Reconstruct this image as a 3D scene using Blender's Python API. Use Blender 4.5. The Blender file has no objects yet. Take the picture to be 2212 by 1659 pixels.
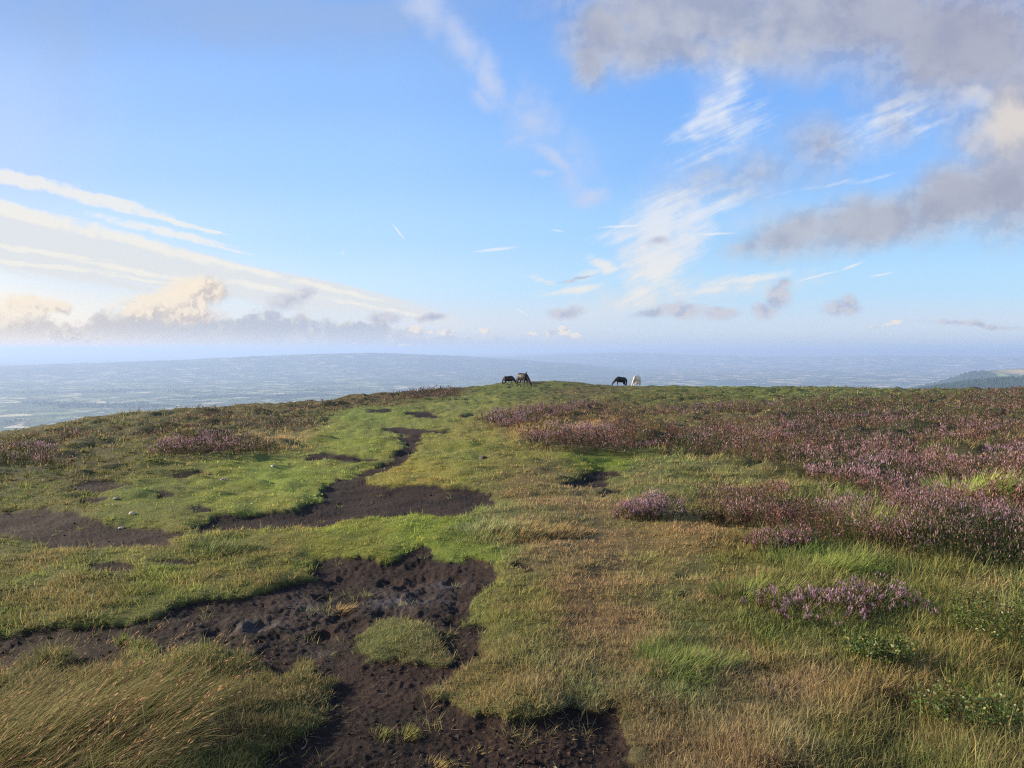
import bpy, bmesh, math
import numpy as np
from mathutils import Vector, Matrix

rng = np.random.default_rng(11)
scene = bpy.context.scene
COL = scene.collection
R = math.radians
pi = math.pi

# ------------------------------------------------------------------ camera
EYE = 1.6
PITCH = R(2.80)
CX, CY, F = 1106.0, 829.5, 1106.0 / math.tan(R(36.0))     # survey photo: 2212 x 1659 units, 72 deg wide
cam_d = bpy.data.cameras.new('camera')
cam = bpy.data.objects.new('camera', cam_d)
COL.objects.link(cam)
cam_d.sensor_width = 36.0
cam_d.lens = 18.0 / math.tan(R(36.0))
cam_d.clip_start = 0.05
cam_d.clip_end = 200000.0
cam.location = (0, 0, EYE)
cam.rotation_euler = (R(90) - PITCH, 0, 0)
scene.camera = cam
cp, sp = math.cos(PITCH), math.sin(PITCH)


def pix_dir(u, v):
    a = (np.asarray(u, float) - CX) / F
    up = (CY - np.asarray(v, float)) / F
    return a, cp + sp * up, -sp + cp * up


def dir_pix(x, y, z):
    f = np.maximum(y * cp - z * sp, 1e-3)
    up = y * sp + z * cp
    return CX + F * x / f, CY - F * up / f


# ------------------------------------------------------------------ noise
def _hash(ix, iy, seed):
    h = (ix * 374761393 + iy * 668265263 + seed * 974634721) & 0xFFFFFFFF
    h = ((h ^ (h >> 13)) * 1274126177) & 0xFFFFFFFF
    return (h ^ (h >> 16)) & 0xFFFF


def noise(x, y, seed=0):
    x = np.asarray(x, float); y = np.asarray(y, float)
    ix = np.floor(x).astype(np.int64); iy = np.floor(y).astype(np.int64)
    fx = x - ix; fy = y - iy
    u = fx * fx * fx * (fx * (fx * 6 - 15) + 10)
    w = fy * fy * fy * (fy * (fy * 6 - 15) + 10)

    def g(dx, dy):
        a = _hash(ix + dx, iy + dy, seed) * (2 * pi / 65536.0)
        return np.cos(a) * (fx - dx) + np.sin(a) * (fy - dy)
    n0 = g(0, 0) * (1 - u) + g(1, 0) * u
    n1 = g(0, 1) * (1 - u) + g(1, 1) * u
    return (n0 * (1 - w) + n1 * w) * 1.5


def fbm(x, y, seed=0, octs=4, gain=0.5):
    t = 0; a = 1.0; f = 1.0
    for o in range(octs):
        t = t + a * noise(np.asarray(x) * f + 17.3 * o, np.asarray(y) * f - 9.1 * o, seed + o)
        a *= gain; f *= 2.03
    return t


def sstep(a, b, x):
    t = np.clip((x - a) / (b - a), 0, 1)
    return t * t * (3 - 2 * t)


# ------------------------------------------------------------------ hill shape
# crest of the hill as surveyed from the camera's spot: column, row of the crest, distance of the crest in metres
CREST = [(-900, 1130, 20), (-400, 1024, 23), (0, 954, 28), (100, 936, 30), (200, 917, 32), (300, 903, 35), (400, 892, 38),
         (500, 885, 42), (600, 878, 46), (700, 873, 51), (800, 859, 58), (900, 850, 66), (985, 842, 78), (1050, 835, 100),
         (1090, 827, 122), (1150, 825, 132), (1240, 826, 132), (1290, 835, 108), (1340, 837, 98), (1500, 838, 92),
         (1700, 839, 88), (1850, 842, 86), (1950, 844, 84), (2100, 845, 82), (2212, 844, 82), (2700, 850, 80), (3600, 870, 75)]
_ct, _cs, _cd = [], [], []
for (u_, v_, d_) in CREST:
    x_, y_, z_ = pix_dir(u_, v_)
    _ct.append(math.atan2(x_, y_)); _cd.append(d_)
    _cs.append(-z_ / math.hypot(x_, y_) - EYE / d_)
_ct = [-pi, -2.2, -1.4] + _ct + [1.4, 2.2, pi]
_cs = [0.0, 0.05, 0.09] + _cs + [0.04, 0.01, 0.0]
_cd = [60, 25, 20] + _cd + [70, 60, 60]
_tt = np.linspace(-pi, pi, 2881)
_k = np.exp(-0.5 * (np.arange(-14, 15) / 5.0) ** 2); _k /= _k.sum()
_sm = lambda a: np.convolve(np.pad(np.interp(_tt, _ct, a), 14, mode='edge'), _k, mode='valid')
_SS, _DD = _sm(_cs), _sm(_cd)


def slope(th): return np.interp(th, _tt, _SS)
def crest(th): return np.interp(th, _tt, _DD)


def zbase(th, d):
    t = np.maximum(d - crest(th), 0)
    k = 0.0035; tm = 0.34 / (2 * k)
    fall = np.where(t < tm, k * t * t, k * tm * tm + 0.34 * (t - tm))
    return -slope(th) * d - fall


def chart(x, y):
    """ground position -> survey coordinates (column, row of the survey photo)"""
    th = np.arctan2(x, y); d = np.hypot(x, y)
    s = slope(th)
    u, v = dir_pix(np.where(y > 0.05, x, x), np.maximum(y, 0.05), -s * d - EYE)
    return u, v


def at(u, v):
    """survey coordinates -> ground position x, y"""
    x, y, z = pix_dir(u, v)
    h = np.hypot(x, y)
    th = np.arctan2(x, y)
    t = np.maximum(-z / h - slope(th), 0.004)
    d = EYE / t
    return x / h * d, y / h * d


# ------------------------------------------------------------------ surveyed zones
U0, V0, RES = -500.0, 780.0, 2.0
GW, GH = 1620, 1000          # covers columns -500..2740, rows 780..2780
_gu, _gv = np.meshgrid(U0 + RES * (np.arange(GW) + .5), V0 + RES * (np.arange(GH) + .5))


def raster(polys):
    out = np.zeros((GH, GW), np.float32)
    for poly in polys:
        val = 1.0
        if isinstance(poly[0], (int, float)):
            val, poly = poly[0], poly[1:]
        p = np.array(poly, float)
        i0 = max(int((p[:, 0].min() - U0) / RES) - 1, 0); i1 = min(int((p[:, 0].max() - U0) / RES) + 2, GW)
        j0 = max(int((p[:, 1].min() - V0) / RES) - 1, 0); j1 = min(int((p[:, 1].max() - V0) / RES) + 2, GH)
        gx, gy = _gu[j0:j1, i0:i1], _gv[j0:j1, i0:i1]
        ins = np.zeros(gx.shape, bool)
        for a in range(len(p)):
            x1, y1 = p[a - 1]; x2, y2 = p[a]
            if y1 == y2: continue
            c = ((y1 > gy) != (y2 > gy)) & (gx < (x2 - x1) * (gy - y1) / (y2 - y1) + x1)
            ins ^= c
        out[j0:j1, i0:i1] = np.where(ins, val, out[j0:j1, i0:i1])
    return out


def blur(a, nx, ny):
    for n, ax in ((nx, 1), (ny, 0)):
        if n < 1: continue
        for _ in range(2):
            c = np.cumsum(np.pad(a, [(n + 1, n) if k == ax else (0, 0) for k in (0, 1)], mode='edge'), axis=ax, dtype=np.float64)
            a = (c[:, 2 * n + 1:] - c[:, :-2 * n - 1]) / (2 * n + 1) if ax else (c[2 * n + 1:] - c[:-2 * n - 1]) / (2 * n + 1)
    return a


def look(grid, u, v):
    x = np.clip((u - U0) / RES - .5, 0, GW - 1.001); y = np.clip((v - V0) / RES - .5, 0, GH - 1.001)
    i = x.astype(int); j = y.astype(int); fx = x - i; fy = y - j
    return (grid[j, i] * (1 - fx) + grid[j, i + 1] * fx) * (1 - fy) + (grid[j + 1, i] * (1 - fx) + grid[j + 1, i + 1] * fx) * fy


PEAT_POLYS = [
    # foreground trampled patch
    [(-500, 1420), (-200, 1395), (0, 1368), (120, 1356), (290, 1348), (365, 1322), (405, 1292), (500, 1278), (590, 1262), (660, 1228),
     (700, 1196), (760, 1186), (830, 1201), (880, 1182), (915, 1165), (950, 1190), (985, 1202), (1010, 1196), (1060, 1206), (1078, 1222),
     (1062, 1246), (1040, 1266), (1046, 1300), (1040, 1340), (1028, 1388), (985, 1412), (985, 1440), (955, 1470), (965, 1498), (1040, 1530),
     (1110, 1545), (1190, 1528), (1240, 1540), (1335, 1532), (1340, 1565), (1368, 1600), (1385, 1660), (1420, 1900), (1500, 2300), (1500, 2780),
     (300, 2780), (450, 1900), (560, 1690), (590, 1610), (650, 1560), (735, 1505), (735, 1465), (690, 1450), (640, 1440), (560, 1436),
     (535, 1405), (440, 1400), (330, 1424), (230, 1436), (100, 1452), (0, 1474), (-300, 1520), (-500, 1560)],
    # middle patch
    [(-500, 1128), (-200, 1118), (0, 1106), (100, 1100), (150, 1108), (215, 1128), (300, 1138), (360, 1140), (400, 1146), (385, 1154), (372, 1172), (200, 1177), (80, 1172), (0, 1170), (-200, 1176), (-500, 1190)],
    [(160, 1090), (175, 1076), (215, 1070), (245, 1078), (220, 1092), (185, 1100)],
    [(455, 1116), (560, 1106), (650, 1096), (688, 1082), (702, 1044), (760, 1020), (800, 1008), (850, 992), (875, 968), (900, 945), (912, 952), (900, 972), (880, 992), (840, 1012), (792, 1030),
     (800, 1042), (900, 1045), (985, 1052), (1055, 1060), (1082, 1070), (1062, 1086), (1030, 1096), (1040, 1104), (1000, 1112), (850, 1110), (700, 1130), (560, 1142), (430, 1148), (410, 1138)],
    [(380, 1104), (430, 1098), (470, 1104), (430, 1112)], [(330, 1076), (370, 1070), (380, 1078), (345, 1084)],
    [(655, 992), (700, 983), (760, 986), (830, 990), (800, 998), (740, 997), (680, 999)],
    [(790, 930), (850, 926), (900, 934), (985, 940), (960, 945), (880, 948), (870, 942), (830, 938)],
    [(868, 897), (905, 891), (940, 896), (962, 908), (940, 914), (905, 906), (880, 904)],
    [(780, 892), (840, 888), (860, 894), (800, 898)],
    [(985, 905), (1030, 896), (1050, 884), (1025, 902), (1000, 908)],
    [(840, 950), (905, 948), (890, 962), (850, 958)],
    [(1215, 1040), (1255, 1022), (1300, 1012), (1345, 1020), (1320, 1036), (1290, 1052), (1240, 1056)],
    [(1290, 1060), (1350, 1056), (1345, 1068), (1300, 1070)],
    [(168, 1222), (195, 1208), (260, 1206), (300, 1213), (285, 1226), (225, 1231)],
    [(330, 1204), (420, 1200), (400, 1210), (340, 1212)],
    [(160, 1050), (195, 1034), (260, 1038), (280, 1052), (230, 1064), (180, 1062)],
    [(345, 1022), (420, 1018), (480, 1024), (420, 1034), (360, 1030)],
    [(610, 1002), (650, 1000), (640, 1006)],
    [(1430, 1250), (1490, 1244), (1510, 1252), (1460, 1258)],
    [(1448, 1290), (1500, 1285), (1520, 1300), (1470, 1303)],
    [(1540, 1298), (1580, 1294), (1575, 1310), (1548, 1310)],
    [(1590, 1290), (1625, 1284), (1635, 1300), (1600, 1304)],
    [(1120, 1225), (1140, 1216), (1160, 1222), (1140, 1234)],
    [(1125, 828), (1170, 825), (1190, 829), (1150, 832)],
]
ISLANDS = [   # turf standing inside the peat
    [(762, 1345), (800, 1325), (860, 1318), (915, 1328), (945, 1352), (950, 1385), (930, 1408), (870, 1420), (810, 1422), (780, 1400)],
    [(250, 1388), (300, 1376), (340, 1382), (310, 1402), (260, 1404)],
    [(20, 1440), (70, 1410), (130, 1400), (150, 1412), (90, 1440), (40, 1450)],
    [(200, 1112), (260, 1100), (350, 1104), (400, 1112), (330, 1120), (240, 1122)],
    [(600, 1420), (650, 1405), (690, 1420), (660, 1440), (600, 1440)],
]
_pm = raster(PEAT_POLYS)
_pm = np.where(raster(ISLANDS) > 0, 0, _pm)
PEAT = blur(_pm, 3, 1)
PIT = blur(_pm, 16, 7)

HEATHER = blur(raster([
    [.62, (1030, 908), (1120, 892), (1250, 872), (1400, 862), (1520, 852), (1700, 850), (1850, 856), (2000, 846), (2100, 842), (2212, 840), (2740, 848), (2740, 1300), (2212, 1230), (2120, 1190),
     (1990, 1130), (1880, 1085), (1730, 1050), (1620, 1010), (1500, 985), (1420, 985), (1380, 980), (1300, 985), (1200, 982), (1140, 968), (1130, 950), (1180, 944), (1300, 938),
     (1330, 925), (1250, 915), (1180, 925), (1080, 940), (1035, 930)],
    [1.0, (1035, 912), (1120, 893), (1260, 874), (1300, 885), (1290, 902), (1200, 912), (1100, 930), (1040, 928)],
    [1.0, (1130, 952), (1200, 938), (1330, 940), (1500, 940), (1560, 965), (1540, 995), (1420, 985), (1330, 990), (1240, 985), (1150, 968)],
    [.22, (1330, 872), (1440, 850), (1700, 838), (2000, 838), (2150, 848), (1950, 862), (1700, 866), (1600, 880), (1400, 884)],
    [.15, (1380, 905), (1500, 898), (1700, 905), (1600, 915), (1420, 920)],
    [.4, (1500, 1080), (1620, 1060), (1800, 1100), (1950, 1160), (2060, 1215), (1960, 1220), (1800, 1180), (1650, 1180), (1540, 1140)],
    [.10, (1480, 1010), (1620, 1020), (1740, 1060), (1700, 1075), (1560, 1065), (1460, 1045)],
    [.55, (1880, 1085), (2212, 1090), (2740, 1150), (2740, 1420), (2212, 1270), (2060, 1215), (1960, 1165)],
    [.22, (2000, 1250), (2212, 1240), (2500, 1320), (2400, 1420), (2150, 1380), (2030, 1300)],
    # slope on the left
    [.30, (-500, 1060), (0, 962), (200, 930), (420, 895), (600, 882), (800, 862), (900, 846), (990, 842), (990, 866), (930, 872), (800, 880), (720, 905), (690, 930), (560, 940),
     (540, 952), (600, 982), (590, 992), (520, 1000), (400, 1014), (200, 1040), (0, 1050), (-500, 1110)],
    [.52, (-100, 1012), (20, 988), (160, 978), (300, 974), (330, 985), (200, 1004), (60, 1020)],
    [1.0, (310, 985), (390, 957), (470, 950), (560, 962), (604, 986), (540, 992), (420, 996), (350, 1000)],
    [1.0, (880, 850), (930, 838), (985, 840), (990, 862), (930, 868), (860, 862)],
]), 8, 2)

HUMP = blur(raster([   # hummocky heath: the right-hand moor and the left slope
    [.9, (1030, 908), (1120, 892), (1250, 872), (1400, 850), (1700, 838), (2212, 836), (2740, 840), (2740, 1300), (2212, 1230), (1990, 1130), (1730, 1050), (1500, 985), (1200, 982), (1130, 950), (1035, 930)],
    [1.0, (-500, 1080), (-500, 980), (0, 940), (200, 905), (420, 880), (700, 860), (900, 836), (990, 836), (990, 868), (800, 884), (690, 930), (600, 985), (400, 1010), (200, 1030), (0, 1050)]]), 12, 4)
BLOOM = [  # column, row, half width, half height, strength, tint 0 purple .. 1 rust
    (1200, 893, 95, 16, 1, 0), (1110, 915, 60, 12, 1, 0), (1070, 925, 40, 8, .8, .1), (1260, 878, 60, 8, .7, .1), (1235, 948, 70, 9, 1.2, 0), (1170, 962, 40, 10, .8, .2), (1300, 945, 60, 8, .6, .4),
    (1520, 896, 70, 8, 1.2, 0), (1650, 884, 55, 6, 1.2, 0), (1450, 905, 60, 6, .8, .2), (1890, 912, 110, 9, 1, 0), (2080, 936, 130, 10, 1.2, 0), (1700, 940, 80, 14, .5, .3), (1960, 960, 100, 14, .5, .3),
    (2020, 990, 95, 28, 1.3, 1), (1850, 1010, 120, 25, .8, .5), (2160, 1005, 80, 26, .9, .2), (1760, 1060, 100, 18, .8, .5), (2140, 1080, 120, 30, .9, .6), (1900, 1060, 90, 24, .6, .5), (1640, 980, 70, 20, .5, .8),
    (2150, 890, 90, 14, .5, .7), (420, 963, 45, 8, 1.2, 0), (330, 985, 60, 9, .5, .3), (180, 986, 80, 7, .5, .4), (60, 990, 60, 7, .4, .4), (500, 985, 40, 8, .3, .3), (1830, 1130, 90, 24, .5, .3), (2180, 1170, 70, 30, .6, .4),
    (160, 955, 120, 4, .4, .3), (1740, 870, 200, 6, .4, .5)]


def bloom(u, v):
    b = np.full(np.shape(u), 0.22); t = np.full(np.shape(u), 0.45 * 0.22)
    for (a, c, ru, rv, s, k) in BLOOM:
        w = s * np.exp(-1.2 * (((u - a) / ru) ** 2 + ((v - c) / rv) ** 2))
        b = b + w; t = t + w * k
    return np.clip(b, 0, 1.3), t / b


# colour (sRGB) and length (cm) of the grass, by survey spot
GP = np.array([
    (-300, 1260, 104, 100, 46, 10), (100, 1230, 108, 104, 48, 11), (350, 1180, 118, 112, 50, 9), (300, 1300, 105, 102, 45, 10), (550, 1210, 106, 106, 48, 10), (750, 1150, 122, 128, 52, 8), (920, 1140, 126, 142, 56, 9),
    (1030, 1170, 112, 126, 54, 10), (600, 1170, 118, 116, 50, 9), (1150, 1130, 122, 106, 66, 14), (1080, 1120, 118, 120, 74, 14), (1200, 1200, 116, 101, 56, 9), (1300, 1200, 122, 101, 57, 8),
    (1250, 1300, 120, 98, 54, 8), (1150, 1300, 112, 106, 50, 9), (1100, 1450, 110, 104, 52, 9), (1300, 1400, 108, 90, 52, 9), (1200, 1500, 98, 92, 48, 10), (1250, 1100, 122, 106, 60, 10),
    (1450, 1180, 130, 109, 57, 9), (1550, 1120, 132, 113, 60, 11), (1500, 1250, 108, 102, 50, 12), (1600, 1200, 104, 108, 48, 15), (1600, 1290, 95, 97, 45, 15), (1700, 1200, 93, 108, 48, 24),
    (1850, 1150, 90, 102, 48, 26), (1800, 1230, 93, 107, 46, 24), (1650, 1400, 98, 101, 47, 20), (1500, 1400, 86, 104, 48, 18), (1550, 1500, 98, 88, 50, 18), (1700, 1550, 96, 88, 50, 22), (1450, 1600, 88, 80, 44, 16),
    (1900, 1500, 92, 93, 44, 24), (2100, 1400, 90, 98, 40, 28), (2100, 1600, 80, 94, 40, 28), (1900, 1640, 78, 86, 38, 24), (2000, 1250, 85, 100, 40, 26), (2200, 1250, 100, 98, 46, 26), (1600, 1640, 94, 86, 48, 20),
    (250, 1550, 82, 76, 40, 24), (450, 1500, 84, 82, 42, 11), (600, 1500, 82, 86, 42, 9), (600, 1640, 70, 76, 36, 9), (100, 1640, 72, 70, 38, 24), (500, 1800, 75, 78, 38, 14),
    (855, 1370, 100, 98, 52, 7), (100, 1060, 95, 97, 50, 10), (300, 1080, 100, 114, 48, 6), (500, 1060, 116, 128, 50, 6), (600, 1030, 118, 138, 54, 6), (600, 1090, 122, 134, 54, 6),
    (750, 960, 115, 130, 54, 7), (800, 900, 108, 128, 56, 7), (900, 920, 112, 124, 56, 7), (1000, 870, 113, 124, 60, 8), (1100, 845, 110, 118, 60, 8), (1200, 835, 102, 108, 54, 10), (900, 1030, 128, 128, 54, 9),
    (1000, 980, 116, 126, 56, 8), (1100, 1000, 114, 116, 56, 10), (1000, 950, 122, 124, 58, 9), (1150, 930, 146, 116, 62, 26), (1250, 925, 156, 122, 68, 28), (1150, 1040, 122, 102, 60, 11), (1400, 1040, 113, 112, 62, 16),
    (1300, 985, 106, 124, 34, 4), (1450, 1020, 110, 108, 58, 18), (100, 950, 96, 88, 50, 24), (300, 910, 96, 90, 50, 26), (500, 890, 100, 88, 50, 26), (700, 875, 100, 87, 50, 24), (800, 865, 98, 84, 48, 24), (930, 845, 90, 72, 45, 24),
    (400, 940, 85, 88, 45, 22), (600, 920, 96, 93, 50, 20), (600, 955, 142, 120, 72, 26), (50, 1030, 75, 82, 45, 24), (200, 1030, 88, 88, 45, 18), (1400, 860, 105, 108, 58, 22), (1600, 845, 106, 116, 62, 30), (1800, 850, 108, 116, 66, 34),
    (2000, 855, 105, 108, 64, 34), (2200, 850, 105, 98, 64, 30), (1500, 900, 110, 98, 56, 24), (1800, 950, 84, 76, 50, 24), (2100, 1000, 90, 90, 58, 24), (1250, 845, 112, 98, 55, 14), (1900, 1090, 92, 104, 58, 26), (1500, 1060, 112, 110, 56, 16)], float)


def lin(c):
    c = np.asarray(c, float) / 255.0
    return np.where(c <= 0.04045, c / 12.92, ((c + 0.055) / 1.055) ** 2.4)


GAIN = 1.42
GP[(GP[:, 0] < 820) & (GP[:, 1] > 1150) & (GP[:, 3] >= GP[:, 2] - 2), 2] += 6
_tan = GP[:, 2] > GP[:, 3]
GP[_tan, 4] += 10; GP[_tan, 3] += 5
GP[:, 5] *= np.where((GP[:, 0] > 1400) & (GP[:, 1] > 1290), .72, 1.0)
_rt = (GP[:, 0] > 1150) & (GP[:, 1] > 1090)
GP[_rt, 2] += 3; GP[_rt, 4] += 7; GP[_rt & (GP[:, 3] > GP[:, 2] + 4), 3] -= 4
GP[_rt & (GP[:, 1] > 1220), 5] *= .85
_mid = (GP[:, 1] > 850) & (GP[:, 1] < 1112) & (GP[:, 0] > 250) & (GP[:, 0] < 1250) & (GP[:, 3] >= GP[:, 2])
GP[_mid, 2:5] *= 1.08; GP[_mid, 2] += 7; GP[_mid, 4] += 6
_gp_rgb = lin(GP[:, 2:5]); _gp_len = GP[:, 5] / 100.0 * .55
_gp_u = GP[:, 0] / 100.0; _gp_w = np.log(GP[:, 1] - 770) / 0.20


def turf(u, v):
    """albedo and length of the grass at survey coordinates"""
    rgb = np.zeros((len(u), 3)); ln = np.zeros(len(u)); ws = np.zeros(len(u))
    uu = u / 100.0; ww = np.log(np.maximum(v - 770, 20)) / 0.20
    for i in range(len(GP)):
        w = 1.0 / ((uu - _gp_u[i]) ** 2 + (ww - _gp_w[i]) ** 2 + 0.08) ** 2
        rgb += w[:, None] * _gp_rgb[i]; ln += w * _gp_len[i]; ws += w
    return rgb / ws[:, None] * GAIN, ln / ws


def warped(x, y):
    u, v = chart(x, y)
    d = np.hypot(x, y)
    k = F / np.maximum(d, 1.0)                       # survey units per metre across
    n1 = fbm(x / 0.55, y / 0.55, 31, 4, .6); n2 = fbm(x / 0.55 + 50, y / 0.55 + 9, 47, 4, .6)
    amp = 0.10 + 0.0025 * d
    return u + n1 * amp * k, v + n2 * amp * k * np.minimum(1.6 / np.maximum(d, 1.6) + 0.04, 1)


def peat_at(x, y):
    u, v = warped(x, y)
    m = look(PEAT, u, v)
    br = sstep(440, 380, u) * sstep(1060, 1075, v) * sstep(1190, 1178, v)
    m = m - br * np.clip(fbm(x / 1.3, y / .8, 301, 3) * .5 - .10, 0, 1)
    return sstep(.22, .78, m)


_hp = [(838, 1232), (846, 1246), (835, 1296), (828, 1300), (742, 1305), (728, 1318), (700, 1262), (770, 1262), (905, 1262), (930, 1270), (880, 1240), (960, 1250), (985, 1230), (660, 1340), (700, 1350), (610, 1352),
       (590, 1360), (820, 1210), (900, 1200), (760, 1240), (1000, 1290), (955, 1300), (560, 1330), (645, 1300), (870, 1300), (1020, 1350), (480, 1340), (520, 1375), (760, 1330), (700, 1395), (905, 1225), (800, 1275), (990, 1320)]
_hp = _hp[::2]
_hpx, _hpy = at(np.array([p[0] for p in _hp], float), np.array([p[1] for p in _hp], float))
_nx = rng.normal(0, .09, len(_hp) * 2); _ny = rng.normal(0, .12, len(_hp) * 2)
_hpx = np.concatenate([_hpx, np.repeat(_hpx, 2) + _nx]); _hpy = np.concatenate([_hpy, np.repeat(_hpy, 2) + _ny])
_hpr = np.concatenate([np.full(len(_hp), .085), rng.uniform(.035, .07, len(_hp) * 2)])
_hpd = np.concatenate([np.full(len(_hp), .024), rng.uniform(.005, .015, len(_hp) * 2)])
CHURN = blur(raster([[(420, 1300), (600, 1255), (700, 1200), (900, 1180), (1060, 1210), (1040, 1310), (960, 1330), (760, 1330), (640, 1400), (420, 1390)]]), 25, 8)


def height(x, y, peat=None):
    th = np.arctan2(x, y); d = np.hypot(x, y)
    z = zbase(th, d)
    if peat is None: peat = peat_at(x, y)
    fade = sstep(1.0, 4.0, d)
    hum = fbm(x / 7.0, y / 7.0, 3, 3) * (0.05 + 0.0022 * np.minimum(d, 90)) * fade
    hum += fbm(x / 1.6, y / 1.6, 5, 3) * (0.030 + 0.0008 * np.minimum(d, 90)) * fade
    hum += fbm(x / .5, y / .5, 7, 3) * 0.024 * (1 - .7 * peat)
    # far turf lies in low wind-cut steps
    hum += np.abs(noise(x / 5.0 + .3 * noise(x / 2., y / 2., 77), y / 2.2, 61)) * 0.16 * sstep(12, 30, d) * (1 - sstep(120, 260, d))
    u, v = chart(x, y)
    uw, vw = warped(x, y)
    he = look(HUMP, uw, vw) * fade
    hum += he * (np.abs(noise(x / 2.1, y / 1.5, 63)) * .34 + np.abs(noise(x / .8, y / .7, 64)) * .14 - .10)
    turfy = sstep(7, 14, d) * (1 - he) * (1 - sstep(80, 150, d))
    hum += turfy * (np.abs(noise(x / 1.5 + .4 * noise(x / .9, y / .9, 66), y / .75, 65)) * .13 + np.abs(noise(x / .55, y / .35, 68)) * .05)
    z = z + hum
    near = 1 - sstep(14, 22, d)
    churn = look(CHURN, u, v)
    dig = (look(PIT, *warped(x, y)) * .75 + .25 * peat) * (0.05 + 0.0035 * np.minimum(d, 60))
    rough = fbm(x / .32, y / .32, 11, 2) * (0.008 + .009 * churn) + (.3 - np.abs(noise(x / .17 + .5 * noise(x / .2, y / .2, 5), y / .17, 12))) * (0.003 + .005 * churn) \
        + noise(x / .05, y / .05, 13) * (.005 + .005 * churn) + np.maximum(noise(x / .027, y / .027, 14), 0) * .008
    z = z - dig + rough * peat * near
    sel = (d > 3.2) & (d < 9.5) & (peat > .3) & (np.abs(x + 1) < 4.5)
    if sel.any():
        xs, ys = x[sel], y[sel]; dz = np.zeros(len(xs))
        for px, py, pr, pd in zip(_hpx, _hpy, _hpr, _hpd):
            r2 = ((xs - px) ** 2 + ((ys - py) * .8) ** 2) / pr ** 2
            dz += -pd * np.exp(-r2 * r2 * .8) + pd * .2 * np.exp(-(np.sqrt(r2) - 1.45) ** 2 / .08)
        z[sel] += dz * peat[sel]
    return z


# ------------------------------------------------------------------ node helpers
def new_mat(name):
    m = bpy.data.materials.new(name); m.use_nodes = True
    nt = m.node_tree; nt.nodes.clear()
    return m, nt


def N(nt, t, **kw):
    n = nt.nodes.new(t)
    for k, v in kw.items():
        if k == 'inp':
            for a, b in v.items(): n.inputs[a].default_value = b
        else: setattr(n, k, v)
    return n


def MATH(nt, op, a=None, b=None, c=None, clamp=False):
    n = nt.nodes.new('ShaderNodeMath'); n.operation = op; n.use_clamp = clamp
    for i, v in enumerate((a, b, c)):
        if v is None: continue
        if isinstance(v, (int, float)): n.inputs[i].default_value = v
        else: nt.links.new(v, n.inputs[i])
    return n.outputs[0]


def MIXC(nt, fac, a, b, mode='MIX'):
    n = nt.nodes.new('ShaderNodeMix'); n.data_type = 'RGBA'; n.blend_type = mode; n.clamp_factor = True
    for i, v in ((0, fac), (6, a), (7, b)):
        if isinstance(v, (int, float)): n.inputs[i].default_value = v
        elif isinstance(v, (tuple, list)): n.inputs[i].default_value = tuple(v) + ((1,) if len(v) == 3 else ())
        else: nt.links.new(v, n.inputs[i])
    return n.outputs[2]


def RANGE(nt, v, a, b, c=0.0, d=1.0, smooth=True):
    n = nt.nodes.new('ShaderNodeMapRange'); n.interpolation_type = 'SMOOTHSTEP' if smooth else 'LINEAR'
    n.inputs[1].default_value = a; n.inputs[2].default_value = b; n.inputs[3].default_value = c; n.inputs[4].default_value = d
    nt.links.new(v, n.inputs[0])
    return n.outputs[0]


def NOISE(nt, vec, scale, detail=4, rough=.5, dist=0.0, out=0):
    n = nt.nodes.new('ShaderNodeTexNoise')
    n.inputs['Scale'].default_value = scale; n.inputs['Detail'].default_value = detail
    n.inputs['Roughness'].default_value = rough; n.inputs['Distortion'].default_value = dist
    if vec is not None: nt.links.new(vec, n.inputs['Vector'])
    return n.outputs[out]


# ------------------------------------------------------------------ object helpers
def link(name, me, mat=None, parent=None):
    o = bpy.data.objects.new(name, me); COL.objects.link(o)
    if mat is not None: me.materials.append(mat)
    if parent is not None: o.parent = parent
    return o


def tag(o, label=None, cat=None, group=None, kind=None):
    if label: o['label'] = label
    if cat: o['category'] = cat
    if group: o['group'] = group
    if kind: o['kind'] = kind
    return o


def empty(name, loc, rz=0.0):
    o = bpy.data.objects.new(name, None); COL.objects.link(o)
    o.location = loc; o.rotation_euler = (0, 0, rz); o.empty_display_size = .1
    return o


def build(name, verts, faces_list, cols=None, smooth=False):
    """one mesh out of arrays; faces_list: int arrays (n,3) or (n,4)"""
    me = bpy.data.meshes.new(name)
    verts = np.ascontiguousarray(verts, np.float32).reshape(-1, 3)
    me.vertices.add(len(verts)); me.vertices.foreach_set('co', verts.ravel())
    fl = [f for f in faces_list if len(f)]
    loops = np.concatenate([f.ravel() for f in fl]).astype(np.int32)
    tot = np.concatenate([np.full(len(f), f.shape[1]) for f in fl]).astype(np.int32)
    start = np.concatenate([[0], np.cumsum(tot)[:-1]]).astype(np.int32)
    me.loops.add(len(loops)); me.loops.foreach_set('vertex_index', loops)
    me.polygons.add(len(tot)); me.polygons.foreach_set('loop_start', start)
    me.polygons.foreach_set('use_smooth', np.full(len(tot), smooth))
    if cols is not None:
        for nm, c in (cols.items() if isinstance(cols, dict) else (('tint', cols),)):
            if c.ndim == 1:
                a = me.attributes.new(nm, 'FLOAT', 'POINT'); a.data.foreach_set('value', np.ascontiguousarray(c, np.float32))
            else:
                c4 = np.ones((len(c), 4), np.float32); c4[:, :3] = c
                a = me.attributes.new(nm, 'FLOAT_COLOR', 'POINT'); a.data.foreach_set('color', c4.ravel())
    me.update(calc_edges=True)
    return me


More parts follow.
